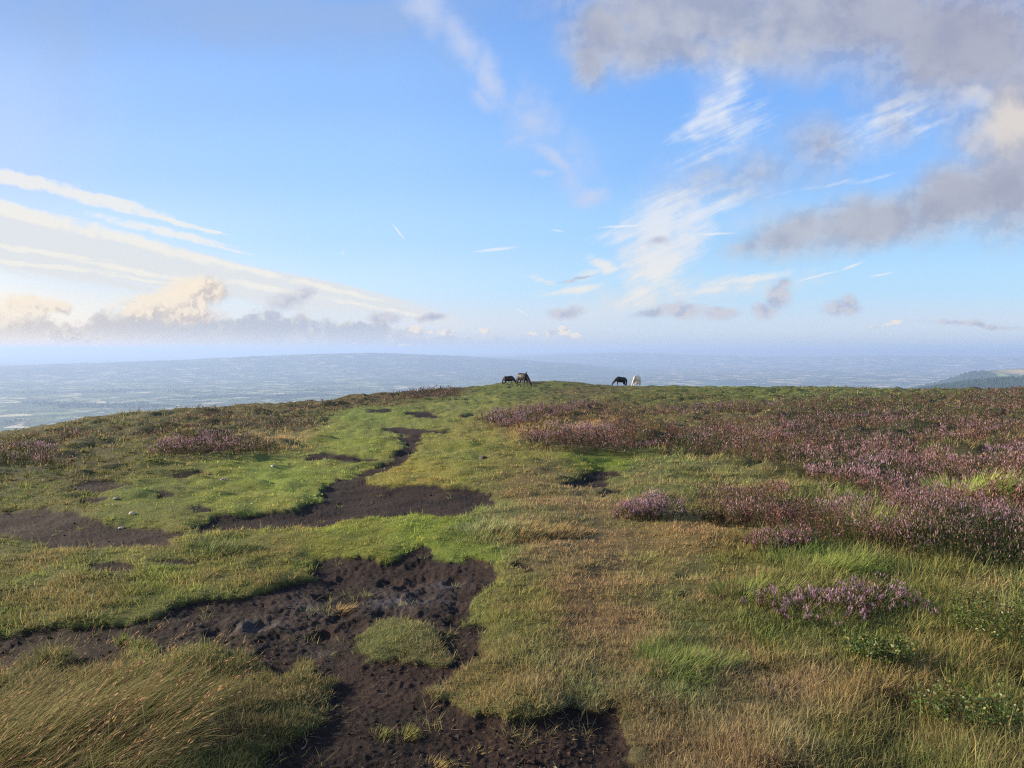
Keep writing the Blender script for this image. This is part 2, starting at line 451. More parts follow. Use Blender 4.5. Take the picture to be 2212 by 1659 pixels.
# ------------------------------------------------------------------ materials for plants
def plant_mat(name, rough=.8, trans=.35, spec=.08):
    m, nt = new_mat(name)
    out = N(nt, 'ShaderNodeOutputMaterial')
    at_ = N(nt, 'ShaderNodeAttribute', attribute_name='tint')
    p = N(nt, 'ShaderNodeBsdfPrincipled', inp={'Roughness': rough, 'Specular IOR Level': spec})
    nt.links.new(at_.outputs['Color'], p.inputs['Base Color'])
    t = N(nt, 'ShaderNodeBsdfTranslucent')
    nt.links.new(at_.outputs['Color'], t.inputs['Color'])
    mx = N(nt, 'ShaderNodeMixShader', inp={0: trans})
    nt.links.new(p.outputs[0], mx.inputs[1]); nt.links.new(t.outputs[0], mx.inputs[2])
    nt.links.new(mx.outputs[0], out.inputs[0])
    return m


M_GRASS = plant_mat('grass_blades', .75, .35, .10)
M_HEATH = plant_mat('heather_sprigs', .8, .2, .1)
M_FLOWER = plant_mat('heather_flowers', .8, .35, .1)
M_LEAF = plant_mat('bilberry_leaves', .45, .3, .3)
M_WOOD = plant_mat('dead_stems', .85, .0, .1)
M_FAR = plant_mat('far_trees', .9, .0, .05)


# ------------------------------------------------------------------ grass blades
class Blades:
    def __init__(self): self.v = []; self.c = []; self.q = []; self.t = []; self.n = 0

    def add(self, base, az, length, width, lean, bend, col, tip, levels=3, side=None, blunt=0.0):
        """base (n,3); az heading of the lean; lean, bend in radians from the vertical; col, tip (n,3)"""
        n = len(base)
        if n == 0: return
        if side is None: side = az + pi / 2 + rng.normal(0, .6, n)
        hx, hy = np.cos(az), np.sin(az)
        sx, sy = np.cos(side), np.sin(side)
        ts = np.linspace(0, 1, levels + 1)
        pts = np.zeros((n, levels + 1, 3)); pts[:, 0] = base
        for i in range(1, levels + 1):
            tm = (ts[i] + ts[i - 1]) / 2
            a = lean + bend * tm
            st = length * (ts[i] - ts[i - 1])
            pts[:, i, 0] = pts[:, i - 1, 0] + np.sin(a) * hx * st
            pts[:, i, 1] = pts[:, i - 1, 1] + np.sin(a) * hy * st
            pts[:, i, 2] = pts[:, i - 1, 2] + np.cos(a) * st
        nv = 2 * levels + 1
        V = np.zeros((n, nv, 3)); C = np.zeros((n, nv, 3))
        for i in range(levels):
            w = width * .5 * (1 - .75 * ts[i] ** 1.5)
            off = np.stack([sx * w, sy * w, np.zeros(n)], 1)
            V[:, 2 * i] = pts[:, i] - off; V[:, 2 * i + 1] = pts[:, i] + off
            c = col * (1 - ts[i]) + tip * ts[i]
            C[:, 2 * i] = c; C[:, 2 * i + 1] = c
        V[:, -1] = pts[:, -1]; C[:, -1] = tip
        b = self.n + np.arange(n)[:, None] * nv
        for i in range(levels - 1):
            self.q.append(b + np.array([[2 * i, 2 * i + 1, 2 * i + 3, 2 * i + 2]]))
        self.t.append(b + np.array([[2 * levels - 2, 2 * levels - 1, 2 * levels]]))
        self.v.append(V.reshape(-1, 3)); self.c.append(C.reshape(-1, 3)); self.n += n * nv

    def cards(self, pos, axis, length, width, col):
        """small leaf or flower cards: quads (diamond) along axis (n,3)"""
        n = len(pos)
        if n == 0: return
        r = rng.normal(size=(n, 3))
        s = np.cross(axis, r); s /= np.linalg.norm(s, axis=1)[:, None] + 1e-9
        V = np.zeros((n, 4, 3))
        V[:, 0] = pos
        V[:, 1] = pos + axis * (length * .5)[:, None] + s * (width * .5)[:, None]
        V[:, 2] = pos + axis * length[:, None]
        V[:, 3] = pos + axis * (length * .5)[:, None] - s * (width * .5)[:, None]
        b = self.n + np.arange(n)[:, None] * 4
        self.q.append(b + np.array([[0, 1, 2, 3]]))
        self.v.append(V.reshape(-1, 3)); self.c.append(np.repeat(col, 4, axis=0)); self.n += n * 4

    def mesh(self, name, origin=None):
        v = np.concatenate(self.v)
        if origin is not None: v = v - np.asarray(origin)
        q = np.concatenate(self.q) if self.q else np.zeros((0, 4), int)
        t = np.concatenate(self.t) if self.t else np.zeros((0, 3), int)
        return build(name, v, [q, t], np.clip(np.concatenate(self.c), 0, 1))


def px_size(d): return d / 705.0          # one picture element at that distance


STRAW = lin((166, 146, 100)) * GAIN
RUSTY = lin((136, 104, 72)) * GAIN


def tint_blades(rgb, n_per, dry):
    """per-blade colours from per-tuft colours"""
    c = np.repeat(rgb, n_per, axis=0)
    n = len(c)
    c = c * rng.lognormal(0, .22, (n, 1)) * (1 + rng.normal(0, .06, (n, 3)))
    dr = np.repeat(dry, n_per) + rng.normal(0, .12, n)
    k = np.clip((rng.random(n) < np.clip(dr, 0.02, .9)) * rng.uniform(.3, .9, n), 0, 1)[:, None]
    dead = np.where(rng.random((n, 1)) < .6, STRAW, RUSTY) * rng.uniform(.55, 1.15, (n, 1))
    c = c * (1 - k) + dead * k
    tip = c * (1 - .35) + .35 * (c * .6 + .4 * STRAW) * rng.uniform(.85, 1.25, (n, 1))
    return c * .85, tip


def sample_ground(n, vmin_pow, ulo=-900, uhi=3150, vhi=2350):
    """positions on the hill: denser per metre near the camera"""
    u = rng.uniform(ulo, uhi, n)
    x, y, _ = pix_dir(u, 900.0)
    th = np.arctan2(x, y)
    D = crest(th)
    tmax = (vhi - 755) / F; tmin = EYE / (D * 1.12)
    r = rng.random(n) ** vmin_pow
    t = tmin + (tmax - tmin) * r
    d = EYE / t
    return np.sin(th) * d, np.cos(th) * d


WIND = 0.12     # heading of the wind-blown lean, radians from +X


def scatter_grass():
    B = Blades()
    x, y = sample_ground(168000, 1.4)
    d = np.hypot(x, y)
    pe = peat_at(x, y)
    u, v = chart(x, y)
    uw, vw = warped(x, y)
    he = look(HEATHER, uw, vw)
    rgb, ln = turf(uw, vw)
    # tufts thin out on the peat and under the heather
    clump = fbm(x / .35, y / .35, 91, 3)
    keep = (pe < .42 + .25 * clump) & (rng.random(len(x)) > np.clip(he - .25, 0, .8) * .9)
    keep &= (clump > -.62 - .2 * (ln < .07)) | (d > 9)
    keep &= (ln > .045) | (rng.random(len(x)) < .8)
    x, y, d, u, v, rgb, ln, clump, pe = [a[keep] for a in (x, y, d, u, v, rgb, ln, clump, pe)]
    z = height(x, y, pe)
    ltuft = ln * np.clip(1 + .5 * fbm(x / .9, y / .9, 15, 3) + .25 * clump, .35, 2.0) * rng.uniform(.75, 1.25, len(x))
    bigt = rng.random(len(x)) < np.where(d > 8, .05, .025)
    rgb = np.where((bigt & (d > 8))[:, None], rgb * .66, rgb)
    ltuft = np.where(bigt, ltuft * 1.9, ltuft)
    ltuft *= np.where(d < 12, 1.0, 1.0 + .4 * fbm(x / 3, y / 3, 19, 2))
    # large drifts of colour
    drift = fbm(x / 1.3, y / 1.3, 23, 3)
    rgb = rgb * np.clip(1 + .32 * drift + .30 * clump, .4, 1.7)[:, None]
    gr = fbm(x / .8 + 7, y / .8, 29, 3)[:, None]
    rgb = rgb * (1 + np.array([[-.16, .07, -.12]]) * np.clip(gr * 1.6, -1, 1))
    dry = np.clip(.16 + .30 * fbm(x / .45, y / .45 + 3, 37, 3) + .9 * (rgb[:, 0] / rgb[:, 1] - .88), .02, .7)
    for lo, hi, per, lev in ((0, 7.0, 13, 3), (7.0, 18.0, 10, 2), (18.0, 400.0, 7, 2)):
        s = (d >= lo) & (d < hi)
        m = s.sum()
        if not m: continue
        c, tip = tint_blades(rgb[s], per, dry[s])
        n = m * per
        L = np.repeat(ltuft[s], per) * rng.uniform(.45, 1.15, n)
        ang = rng.uniform(0, 2 * pi, n)
        rad = np.repeat(np.maximum(ltuft[s] * .30, .018 + .0022 * d[s]), per) * np.sqrt(rng.random(n))
        bx = np.repeat(x[s], per) + np.cos(ang) * rad; by = np.repeat(y[s], per) + np.sin(ang) * rad
        bz = np.repeat(z[s], per) - .012
        # heading: outward splay plus the wind
        hx = np.cos(ang) * 1.0 + np.cos(WIND) * .30; hy = np.sin(ang) * 1.0 + np.sin(WIND) * .30
        swirl = np.repeat(2 * pi * 1.4 * fbm(x[s] / .55, y[s] / .55, 141, 2), per); sw = np.repeat(np.clip((ltuft[s] - .05) / .06, 0, 1), per) * .4
        az = np.arctan2(hy + sw * np.sin(swirl), hx + sw * np.cos(swirl)) + rng.normal(0, .55, n)
        lean = np.abs(rng.normal(.50, .34, n)) + np.repeat(np.clip(ltuft[s], 0, .4), per) * .9
        bend = rng.normal(.7, .7, n)
        W = np.maximum(rng.uniform(.0020, .0042, n), .62 * px_size(np.repeat(d[s], per)))
        B.add(np.stack([bx, by, bz], 1), az, L, W, lean, bend, c, tip, lev)
    # thin sprigs on the bare peat
    x, y = sample_ground(12000, .9)
    d = np.hypot(x, y); pe = peat_at(x, y)
    k = (pe > .5) & (d < 16) & (fbm(x / .5, y / .5, 71, 3) > .28 - .25 * sstep(8, 12, d))
    x, y, d, pe = x[k], y[k], d[k], pe[k]
    z = height(x, y, pe)
    uw, vw = chart(x, y)
    rgb, _ = turf(uw, vw)
    per = 7; n = len(x) * per
    c, tip = tint_blades(rgb, per, np.full(len(x), .3))
    ang = rng.uniform(0, 2 * pi, n); rad = .03 * np.sqrt(rng.random(n))
    B.add(np.stack([np.repeat(x, per) + np.cos(ang) * rad, np.repeat(y, per) + np.sin(ang) * rad, np.repeat(z, per) - .005], 1), ang, rng.uniform(.03, .09, n),
          np.maximum(rng.uniform(.002, .0035, n), .6 * px_size(np.repeat(d, per))), rng.uniform(.3, 1.1, n), rng.uniform(.1, .8, n), c, tip, 2)
    o = link('grass', B.mesh('grass'), M_GRASS)
    tag(o, 'short green and tawny moorland grass covering the hilltop', 'grass', kind='stuff')


def scatter_litter():
    """straw and root bits lying on the bare peat"""
    B = Blades()
    x, y = sample_ground(80000, .95)
    d = np.hypot(x, y); pe = peat_at(x, y)
    k = (pe > .6) & (d < 22) & (rng.random(len(x)) < .10 + .25 * np.clip(fbm(x / .6, y / .6, 88, 3) + .3, 0, 1))
    x, y, d, pe = x[k], y[k], d[k], pe[k]
    z = height(x, y, pe) + .004
    n = len(x)
    c = np.where(rng.random((n, 1)) < .55, lin((150, 126, 92)), lin((92, 72, 58))) * rng.uniform(.35, 1.0, (n, 1))
    B.add(np.stack([x, y, z], 1), rng.uniform(0, 2 * pi, n), rng.lognormal(-3.6, .55, n), np.maximum(rng.uniform(.0015, .004, n), .45 * px_size(d)), rng.uniform(1.3, 1.62, n),
          rng.normal(0, .25, n), c, c * .9, 2)
    o = link('straw_litter', B.mesh('straw_litter'), M_WOOD)
    tag(o, 'scattered bits of pale straw and root lying on the dark peat', 'litter', kind='stuff')


def scatter_crumbs():
    x, y = sample_ground(80000, .95)
    d = np.hypot(x, y); pe = peat_at(x, y)
    k = (pe > .45) & (d < 13) & (rng.random(len(x)) < .08 + .4 * np.clip(fbm(x / .45, y / .45, 188, 3), 0, 1))
    x, y, d, pe = x[k], y[k], d[k], pe[k]
    n = len(x)
    r = np.clip(rng.lognormal(-5.1, .5, n), .003, .02)
    z = height(x, y, pe) + r * .25
    oc = np.array([(1, 0, 0), (0, 1, 0), (-1, 0, 0), (0, -1, 0), (0, 0, .8), (0, 0, -.8)], float)
    a = rng.uniform(0, 2 * pi, n); ca, sa = np.cos(a), np.sin(a)
    V = oc[None] * rng.uniform(.55, 1.35, (n, 6, 1)) + rng.normal(0, .15, (n, 6, 3))
    V = np.stack([V[..., 0] * ca[:, None] - V[..., 1] * sa[:, None], V[..., 0] * sa[:, None] + V[..., 1] * ca[:, None], V[..., 2]], -1) * r[:, None, None] + np.stack([x, y, z], 1)[:, None]
    f = np.array([(0, 1, 4), (1, 2, 4), (2, 3, 4), (3, 0, 4), (1, 0, 5), (2, 1, 5), (3, 2, 5), (0, 3, 5)])
    t = (np.arange(n)[:, None, None] * 6 + f[None]).reshape(-1, 3)
    c = np.array([lin((40, 31, 26)), lin((60, 46, 38)), lin((86, 68, 54))])[rng.choice(3, n, p=[.5, .4, .1])] * rng.uniform(.7, 1.2, (n, 1))
    o = link('peat_crumbs', build('peat_crumbs', V.reshape(-1, 3), [t], np.repeat(c, 6, 0)), M_WOOD)
    tag(o, 'dark crumbs of broken peat strewn over the bare patches', 'peat crumbs', kind='stuff')


# ------------------------------------------------------------------ heather
def heather_tint(n, tint, pale=.35):
    t = np.clip(tint + rng.normal(0, .22, n), 0, 1)[:, None]
    purple = lin((164, 124, 150)); rust = lin((158, 116, 102)); pale_ = lin((200, 174, 180))
    c = purple * (1 - t) + rust * t
    k = (rng.random((n, 1)) < pale) * rng.uniform(.2, .8, (n, 1))
    return (c * (1 - k) + pale_ * k) * rng.uniform(.6, 1.15, (n, 1))


LEAFS = np.array([lin((62, 70, 42)), lin((84, 78, 52)), lin((98, 72, 60)), lin((72, 82, 50)), lin((112, 80, 68))])


def sprigs(BF, BL, x, y, z, h, fl, tint, cards, size, px, brown=.5, lean=None):
    """BL: stems and leaves, BF: flower spikes"""
    n = len(x)
    az = rng.uniform(0, 2 * pi, n) if lean is None else lean
    la = np.abs(rng.normal(.25, .2, n))
    dx, dy, dz = np.sin(la) * np.cos(az), np.sin(la) * np.sin(az), np.cos(la)
    ax = np.stack([dx, dy, dz], 1)
    base = np.stack([x, y, z], 1)
    p = np.array([.30, .20, .18, .20, .12]) if brown < .6 else np.array([.16, .22, .30, .10, .22])
    pick = np.cumsum(p); g_ = np.clip(.5 + .75 * fbm(x / 2.4, y / 2.4, 171, 3) + rng.normal(0, .16, n), 0, .999)
    sc = LEAFS[np.clip(np.searchsorted(pick, g_), 0, 4)] * rng.uniform(.65, 1.15, (n, 1))
    BL.add(base, az, h, np.maximum(.004, .5 * px), la, rng.uniform(-.15, .2, n), sc * .8, sc, 2)
    m = n * cards
    t = rng.beta(2.6, 1.3, m)
    hh = np.repeat(h, cards)
    pos = np.repeat(base, cards, 0) + np.repeat(ax, cards, 0) * (hh * t)[:, None] + rng.normal(0, 1, (m, 3)) * (hh * .10)[:, None] * np.array([1, 1, .4])
    isf = (t > .62) & (rng.random(m) < np.repeat(np.clip(fl, 0, .95), cards))
    out = rng.normal(0, .55, (m, 3)) + np.repeat(ax, cards, 0); out[:, 2] = np.abs(out[:, 2]) + .2
    out /= np.linalg.norm(out, axis=1)[:, None]
    sz = np.repeat(size, cards) * rng.uniform(.6, 1.3, m)
    w = np.maximum(sz * .38, .75 * np.repeat(px, cards))
    lc = np.repeat(sc, cards, 0) * rng.uniform(.7, 1.35, (m, 1))
    BL.cards(pos[~isf], out[~isf], sz[~isf], w[~isf], lc[~isf])
    f = isf
    up = np.repeat(ax, cards, 0)[f] + rng.normal(0, .16, (f.sum(), 3)); up /= np.linalg.norm(up, axis=1)[:, None]
    fc = heather_tint(f.sum(), np.repeat(tint, cards)[f]); far = np.repeat(np.clip((px - .02) / .05, 0, .4), cards)[f][:, None]
    BF.cards(pos[f], up, sz[f] * 1.5, w[f] * .8, fc * (1 - far) + far * np.repeat(sc, cards, 0)[f])


def scatter_heather():
    BL, BF = Blades(), Blades()
    x, y = sample_ground(205000, 2.1)
    d = np.hypot(x, y)
    uw, vw = warped(x, y)
    he = look(HEATHER, uw, vw)
    pe = peat_at(x, y)
    lump = fbm(x / 1.9, y / 1.9, 53, 3)
    big = fbm(x / 6.0, y / 6.0, 57, 2)
    keep = (he > .13) & (he + .50 * lump + .46 * big > .40) & (pe < .3) & (rng.random(len(x)) < .25 + .75 * he)
    x, y, d, uw, vw, he, lump, pe = [a[keep] for a in (x, y, d, uw, vw, he, lump, pe)]
    z = height(x, y, pe) - .02
    b, t = bloom(uw, vw)
    patch = fbm(x / 1.1, y / 1.1, 67, 3)
    fl = np.clip(b * (.55 + .9 * patch) + .05, 0, .95)
    t = np.clip(t + .5 * fbm(x / 1.6, y / 1.6, 69, 2), 0, 1)
    left = sstep(1000, 700, uw)
    h = (.20 + .10 * he) * np.clip(1 + .75 * lump, .35, 1.8) * rng.uniform(.7, 1.2, len(x)) * (1 - .25 * left)
    for lo, hi, cards, k, thin in ((0, 9, 28, .022, 1.), (9, 20, 17, .030, 1.), (20, 45, 9, .048, 1.), (45, 400, 6, .066, 1.)):
        s = (d >= lo) & (d < hi)
        if s.any():
            px = px_size(d[s])
            sprigs(BF, BL, x[s], y[s], z[s], h[s], fl[s], t[s], cards, np.full(s.sum(), k), px, brown=.7)
    o = link('heather', BL.mesh('heather'), M_HEATH)
    tag(o, 'brown and dark green heather spreading over the moor', 'heather', kind='stuff')
    o = link('heather_blossom', BF.mesh('heather_blossom'), M_FLOWER)
    tag(o, 'purple and rusty heather blossom spread over the moor', 'heather', kind='stuff')


def heather_bush(u, v, rx, ry, h, n, fl, tint, label, size=.02, cards=26, brown=.4):
    gx, gy = at(u, v); gx, gy = float(gx), float(gy)
    gz = float(height(np.array([gx]), np.array([gy]))[0])
    root = empty('heather_bush', (gx, gy, gz))
    tag(root, label, 'heather bush', 'flowering heather bushes')
    BL, BF = Blades(), Blades()
    a = rng.uniform(0, 2 * pi, n); r = np.sqrt(rng.random(n)); wob = 1 + .25 * np.sin(3 * a + rng.uniform(0, 6)) + .12 * np.sin(5 * a + rng.uniform(0, 6))
    x = gx + np.cos(a) * r * rx * wob; y = gy + np.sin(a) * r * ry * wob
    z = height(x, y) - .01
    hh = h * (1 - .55 * r ** 2) * rng.uniform(.5, 1.25, n) * np.clip(1 + .5 * fbm(x / .25, y / .25, 83, 2), .5, 1.5)
    d = math.hypot(gx, gy)
    sprigs(BF, BL, x, y, z, hh, np.clip(fl * (1 + .8 * fbm(x / .2, y / .2, 85, 2)), 0, .95), np.full(n, tint), cards, np.full(n, size), np.full(n, px_size(d)), brown, lean=a + rng.normal(0, .6, n))
    link('foliage', BL.mesh('foliage', (gx, gy, gz)), M_HEATH, root)
    link('blossom', BF.mesh('blossom', (gx, gy, gz)), M_FLOWER, root)
    return root


def tussock(label, poly=None, u=0, v=0, rx=.3, ry=.3, L=.3, n=2500, rgb=(95, 110, 45), dry=.2, lean=.35, mound=.0, wind=.6, seed_heads=0, group='grass tussocks on the moor', name='grass_tussock', width=.003):
    """one clump of long grass"""
    if poly is not None:
        p = np.array(poly, float)
        xs, ys = [], []
        lo, hi = p.min(0), p.max(0)
        uu = rng.uniform(lo[0], hi[0], n * 4); vv = rng.uniform(lo[1], hi[1], n * 4)
        ins = np.zeros(len(uu), bool)
        for a in range(len(p)):
            x1, y1 = p[a - 1]; x2, y2 = p[a]
            if y1 == y2: continue
            ins ^= ((y1 > vv) != (y2 > vv)) & (uu < (x2 - x1) * (vv - y1) / (y2 - y1) + x1)
        x, y = at(uu[ins][:n], vv[ins][:n])
        n = len(x)
        gx, gy = float(x.mean()), float(y.mean())
        rr = np.clip(np.hypot((x - gx) / (x.std() * 2), (y - gy) / (y.std() * 2)), 0, 1)
    else:
        gx, gy = [float(q) for q in at(u, v)]
        a = rng.uniform(0, 2 * pi, n); rr = np.sqrt(rng.random(n))
        wob = 1 + .20 * np.sin(3 * a + 1) + .13 * np.sin(7 * a) + .10 * np.sin(13 * a + 2)
        x = gx + np.cos(a) * rr * rx * wob; y = gy + np.sin(a) * rr * ry * wob
    gz = float(height(np.array([gx]), np.array([gy]))[0])
    d = np.hypot(x, y)
    z = height(x, y) - .015 + mound * (1 - rr ** 2)
    cl = fbm(x / .12, y / .12, 101, 3)
    LL = L * rng.uniform(.5, 1.15, n) * (1 - .3 * rr) * np.clip(1 + .5 * cl, .4, 1.7)
    out = np.arctan2(y - gy, x - gx)
    hx = np.cos(out) * rr * .9 + np.cos(WIND) * wind; hy = np.sin(out) * rr * .9 + np.sin(WIND) * wind
    az = np.arctan2(hy, hx) + rng.normal(0, .3, n)
    base = lin(rgb) * GAIN * np.clip(1 + .3 * cl, .5, 1.5)[:, None] * np.ones((1, 3))
    c, tip = tint_blades(base, 1, np.full(n, dry))
    B = Blades()
    B.add(np.stack([x, y, z], 1), az, LL, np.maximum(rng.uniform(.6, 1.2, n) * width, .6 * px_size(d)), np.abs(rng.normal(lean, .18, n)) + .25 * rr, rng.uniform(.1, .8, n), c, tip, 4 if L > .2 else 3)
    if mound == 0 and seed_heads == 0:
        o = link(name, B.mesh(name, (gx, gy, gz)), M_GRASS); o.location = (gx, gy, gz)
        tag(o, label, 'grass tussock', group)
        return o
    root = empty(name, (gx, gy, gz)); tag(root, label, 'grass tussock', group)
    link('blades', B.mesh('blades', (gx, gy, gz)), M_GRASS, root)
    if mound > 0:      # the peaty crown the blades grow from
        g = 40
        q = np.linspace(-1.25, 1.25, g)
        qx, qy = np.meshgrid(q, q)
        sx, sy = (x.std() * 2, y.std() * 2) if poly is not None else (rx, ry)
        mx = gx + qx.ravel() * sx; my = gy + qy.ravel() * sy
        r2 = np.clip(qx.ravel() ** 2 + qy.ravel() ** 2, 0, 4)
        mz = height(mx, my) - .03 + (mound + .01) * np.clip(1 - r2, -.8, 1) + .012 * noise(mx / .08, my / .08, 5)
        idx = np.arange(g * g).reshape(g, g)
        f = np.stack([idx[:-1, :-1], idx[:-1, 1:], idx[1:, 1:], idx[1:, :-1]], -1).reshape(-1, 4)
        link('root_mound', build('root_mound', np.stack([mx - gx, my - gy, mz - gz], 1), [f], np.tile(lin((52, 44, 30)), (g * g, 1)), True), M_WOOD, root)
    if seed_heads:
        S = Blades()
        k = rng.choice(n, seed_heads, replace=False)
        cc = np.where(rng.random((seed_heads, 1)) < .5, lin((168, 122, 84)), lin((150, 128, 84))) * rng.uniform(.7, 1.1, (seed_heads, 1))
        l2 = L * rng.uniform(1.0, 1.5, seed_heads)
        aa = WIND + rng.normal(0, .35, seed_heads); le = np.abs(rng.normal(lean * .85, .2, seed_heads)); be = rng.uniform(.05, .5, seed_heads)
        bs = np.stack([x[k], y[k], z[k]], 1)
        S.add(bs, aa, l2, np.full(seed_heads, .0016), le, be, cc * .8, cc, 4)
        am = le + be * .5; ae = le + be * .93
        end = bs + np.stack([np.sin(am) * np.cos(aa), np.sin(am) * np.sin(aa), np.cos(am)], 1) * (l2 * .88)[:, None]
        for j in range(7):      # the spikelets
            ax = np.stack([np.sin(ae) * np.cos(aa), np.sin(ae) * np.sin(aa), np.cos(ae)], 1)
            a2 = ax + rng.normal(0, .18, ax.shape); a2 /= np.linalg.norm(a2, axis=1)[:, None]
            S.cards(end + ax * (.012 * j), a2, np.full(seed_heads, .022), np.full(seed_heads, .0042), cc * rng.uniform(.8, 1.2, (seed_heads, 1)))
        link('seed_heads', S.mesh('seed_heads', (gx, gy, gz)), M_WOOD, root)
    return root


def bilberry(u, v, r, h, n, label):
    gx, gy = [float(q) for q in at(u, v)]
    gz = float(height(np.array([gx]), np.array([gy]))[0])
    root = empty('bilberry_bush', (gx, gy, gz)); tag(root, label, 'bilberry bush', 'bilberry bushes in the long grass')
    S, B = Blades(), Blades()
    a = rng.uniform(0, 2 * pi, n); rr = r * np.sqrt(rng.random(n))
    x, y = gx + np.cos(a) * rr, gy + np.sin(a) * rr
    z = height(x, y) - .01
    hh = h * rng.uniform(.6, 1.15, n); la = np.abs(rng.normal(.25, .15, n)); az = a + rng.normal(0, .7, n)
    sc = np.tile(lin((92, 92, 40)), (n, 1)) * rng.uniform(.6, 1.1, (n, 1))
    S.add(np.stack([x, y, z], 1), az, hh, np.full(n, .003), la, rng.uniform(0, .3, n), sc, sc, 3)
    k = 18; m = n * k
    t = rng.uniform(.3, 1.0, m)
    ax = np.repeat(np.stack([np.sin(la) * np.cos(az), np.sin(la) * np.sin(az), np.cos(la)], 1), k, 0)
    pos = np.repeat(np.stack([x, y, z], 1), k, 0) + ax * (np.repeat(hh, k) * t)[:, None] + rng.normal(0, .014, (m, 3))
    o = rng.normal(0, 1, (m, 3)); o[:, 2] = np.abs(o[:, 2]) * .6; o /= np.linalg.norm(o, axis=1)[:, None]
    cc = np.array([lin((84, 100, 44)), lin((108, 112, 50)), lin((70, 86, 38)), lin((126, 94, 56))])[rng.choice(4, m, p=[.4, .15, .4, .05])] * rng.uniform(.7, 1.1, (m, 1))
    B.cards(pos, o, rng.uniform(.013, .024, m), rng.uniform(.008, .013, m), cc)
    link('stems', S.mesh('stems', (gx, gy, gz)), M_WOOD, root)
    link('leaves', B.mesh('leaves', (gx, gy, gz)), M_LEAF, root)


# ------------------------------------------------------------------ ground
def make_ground():
    thf = np.linspace(R(-57), R(57), 1440)
    thc = np.linspace(R(57), R(303), 100)[1:-1]
    th = np.concatenate([thf, thc])
    d = [.25, .6, 1.0, 1.3, 1.5]
    while d[-1] < 150: d.append(d[-1] + min(max(.00092 * d[-1] ** 2, .0075), .40))
    d = np.concatenate([d, np.geomspace(151, 420, 60), np.geomspace(440, 1700, 16)])
    T, Dm = np.meshgrid(th, d)
    x = (np.sin(T) * Dm).ravel(); y = (np.cos(T) * Dm).ravel()
    pe = peat_at(x, y) * (y > .1)
    z = height(x, y, pe)
    uw, vw = warped(x, y)
    rgb, _ = turf(uw, vw)
    u, v = chart(x, y)
    wet = np.zeros(len(x))
    for (a, b, ru, rv) in ((905, 1262, 40, 9), (935, 1268, 26, 8), (820, 1258, 45, 8), (775, 1245, 40, 10), (700, 1285, 70, 18), (850, 1275, 120, 22), (560, 1330, 80, 16), (700, 1380, 60, 14), (960, 1240, 60, 14)):
        wet += np.exp(-(((u - a) / ru) ** 2 + ((v - b) / rv) ** 2)) * .8
    he = look(HEATHER, uw, vw)
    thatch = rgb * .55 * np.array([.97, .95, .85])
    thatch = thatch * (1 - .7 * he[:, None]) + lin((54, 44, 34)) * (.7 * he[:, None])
    n0, n1 = len(d), len(th)
    idx = np.arange(n0 * n1).reshape(n0, n1)
    nx = np.roll(idx, -1, axis=1)
    f = np.stack([idx[:-1], nx[:-1], nx[1:], idx[1:]], -1).reshape(-1, 4)[:, ::-1]
    # close the middle
    ctr = len(x)
    x = np.append(x, 0.); y = np.append(y, 0.); z = np.append(z, z[:n1].mean())
    ft = np.stack([idx[0], nx[0], np.full(n1, ctr)], -1)[:, ::-1]
    ap = lambda a: np.append(a, a[-1:], axis=0)
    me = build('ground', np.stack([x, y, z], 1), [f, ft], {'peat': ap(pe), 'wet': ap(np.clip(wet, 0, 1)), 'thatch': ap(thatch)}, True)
    m, nt = new_mat('moor_ground')
    out = N(nt, 'ShaderNodeOutputMaterial')
    p = N(nt, 'ShaderNodeBsdfPrincipled')
    geo = N(nt, 'ShaderNodeNewGeometry')
    pos = geo.outputs['Position']
    A = lambda nm: N(nt, 'ShaderNodeAttribute', attribute_name=nm)
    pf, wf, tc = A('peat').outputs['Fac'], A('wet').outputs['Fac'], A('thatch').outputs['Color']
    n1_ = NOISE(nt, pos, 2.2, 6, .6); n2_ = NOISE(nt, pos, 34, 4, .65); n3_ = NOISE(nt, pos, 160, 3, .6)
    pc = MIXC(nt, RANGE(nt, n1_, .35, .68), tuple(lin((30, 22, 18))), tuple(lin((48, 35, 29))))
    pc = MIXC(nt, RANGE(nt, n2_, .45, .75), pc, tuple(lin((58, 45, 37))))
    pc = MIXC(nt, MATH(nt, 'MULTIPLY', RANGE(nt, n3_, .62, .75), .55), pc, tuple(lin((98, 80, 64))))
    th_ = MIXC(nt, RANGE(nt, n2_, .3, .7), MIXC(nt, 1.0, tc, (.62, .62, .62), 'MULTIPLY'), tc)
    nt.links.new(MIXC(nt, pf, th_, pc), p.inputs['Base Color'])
    w2 = MATH(nt, 'MULTIPLY', wf, RANGE(nt, n1_, .38, .6))
    rr = MATH(nt, 'MULTIPLY_ADD', w2, -.42, .92)
    nt.links.new(rr, p.inputs['Roughness'])
    nt.links.new(MATH(nt, 'MULTIPLY_ADD', w2, .15, .14), p.inputs['Specular IOR Level'])
    hgt = MATH(nt, 'ADD', MATH(nt, 'MULTIPLY', n2_, .7), MATH(nt, 'MULTIPLY', n3_, .3))
    bmp = N(nt, 'ShaderNodeBump', inp={'Strength': 1.0, 'Distance': .03})
    nt.links.new(hgt, bmp.inputs['Height'])
    nt.links.new(bmp.outputs[0], p.inputs['Normal'])
    nt.links.new(p.outputs[0], out.inputs[0])
    o = link('ground', me, m)
    tag(o, 'hilltop moorland ground with bare dark peat', None, kind='structure')


# ------------------------------------------------------------------ plain and far hills
PLAIN = -452.0


def _row(u, v, d):
    x, y, z = pix_dir(u, v); return float(math.atan2(x, y)), float(z / math.hypot(x, y) * d)


def ridge_top(tab, d):
    r = [_row(u, v, d) for u, v in tab]
    return np.array([a for a, _ in r]), np.array([b for _, b in r])


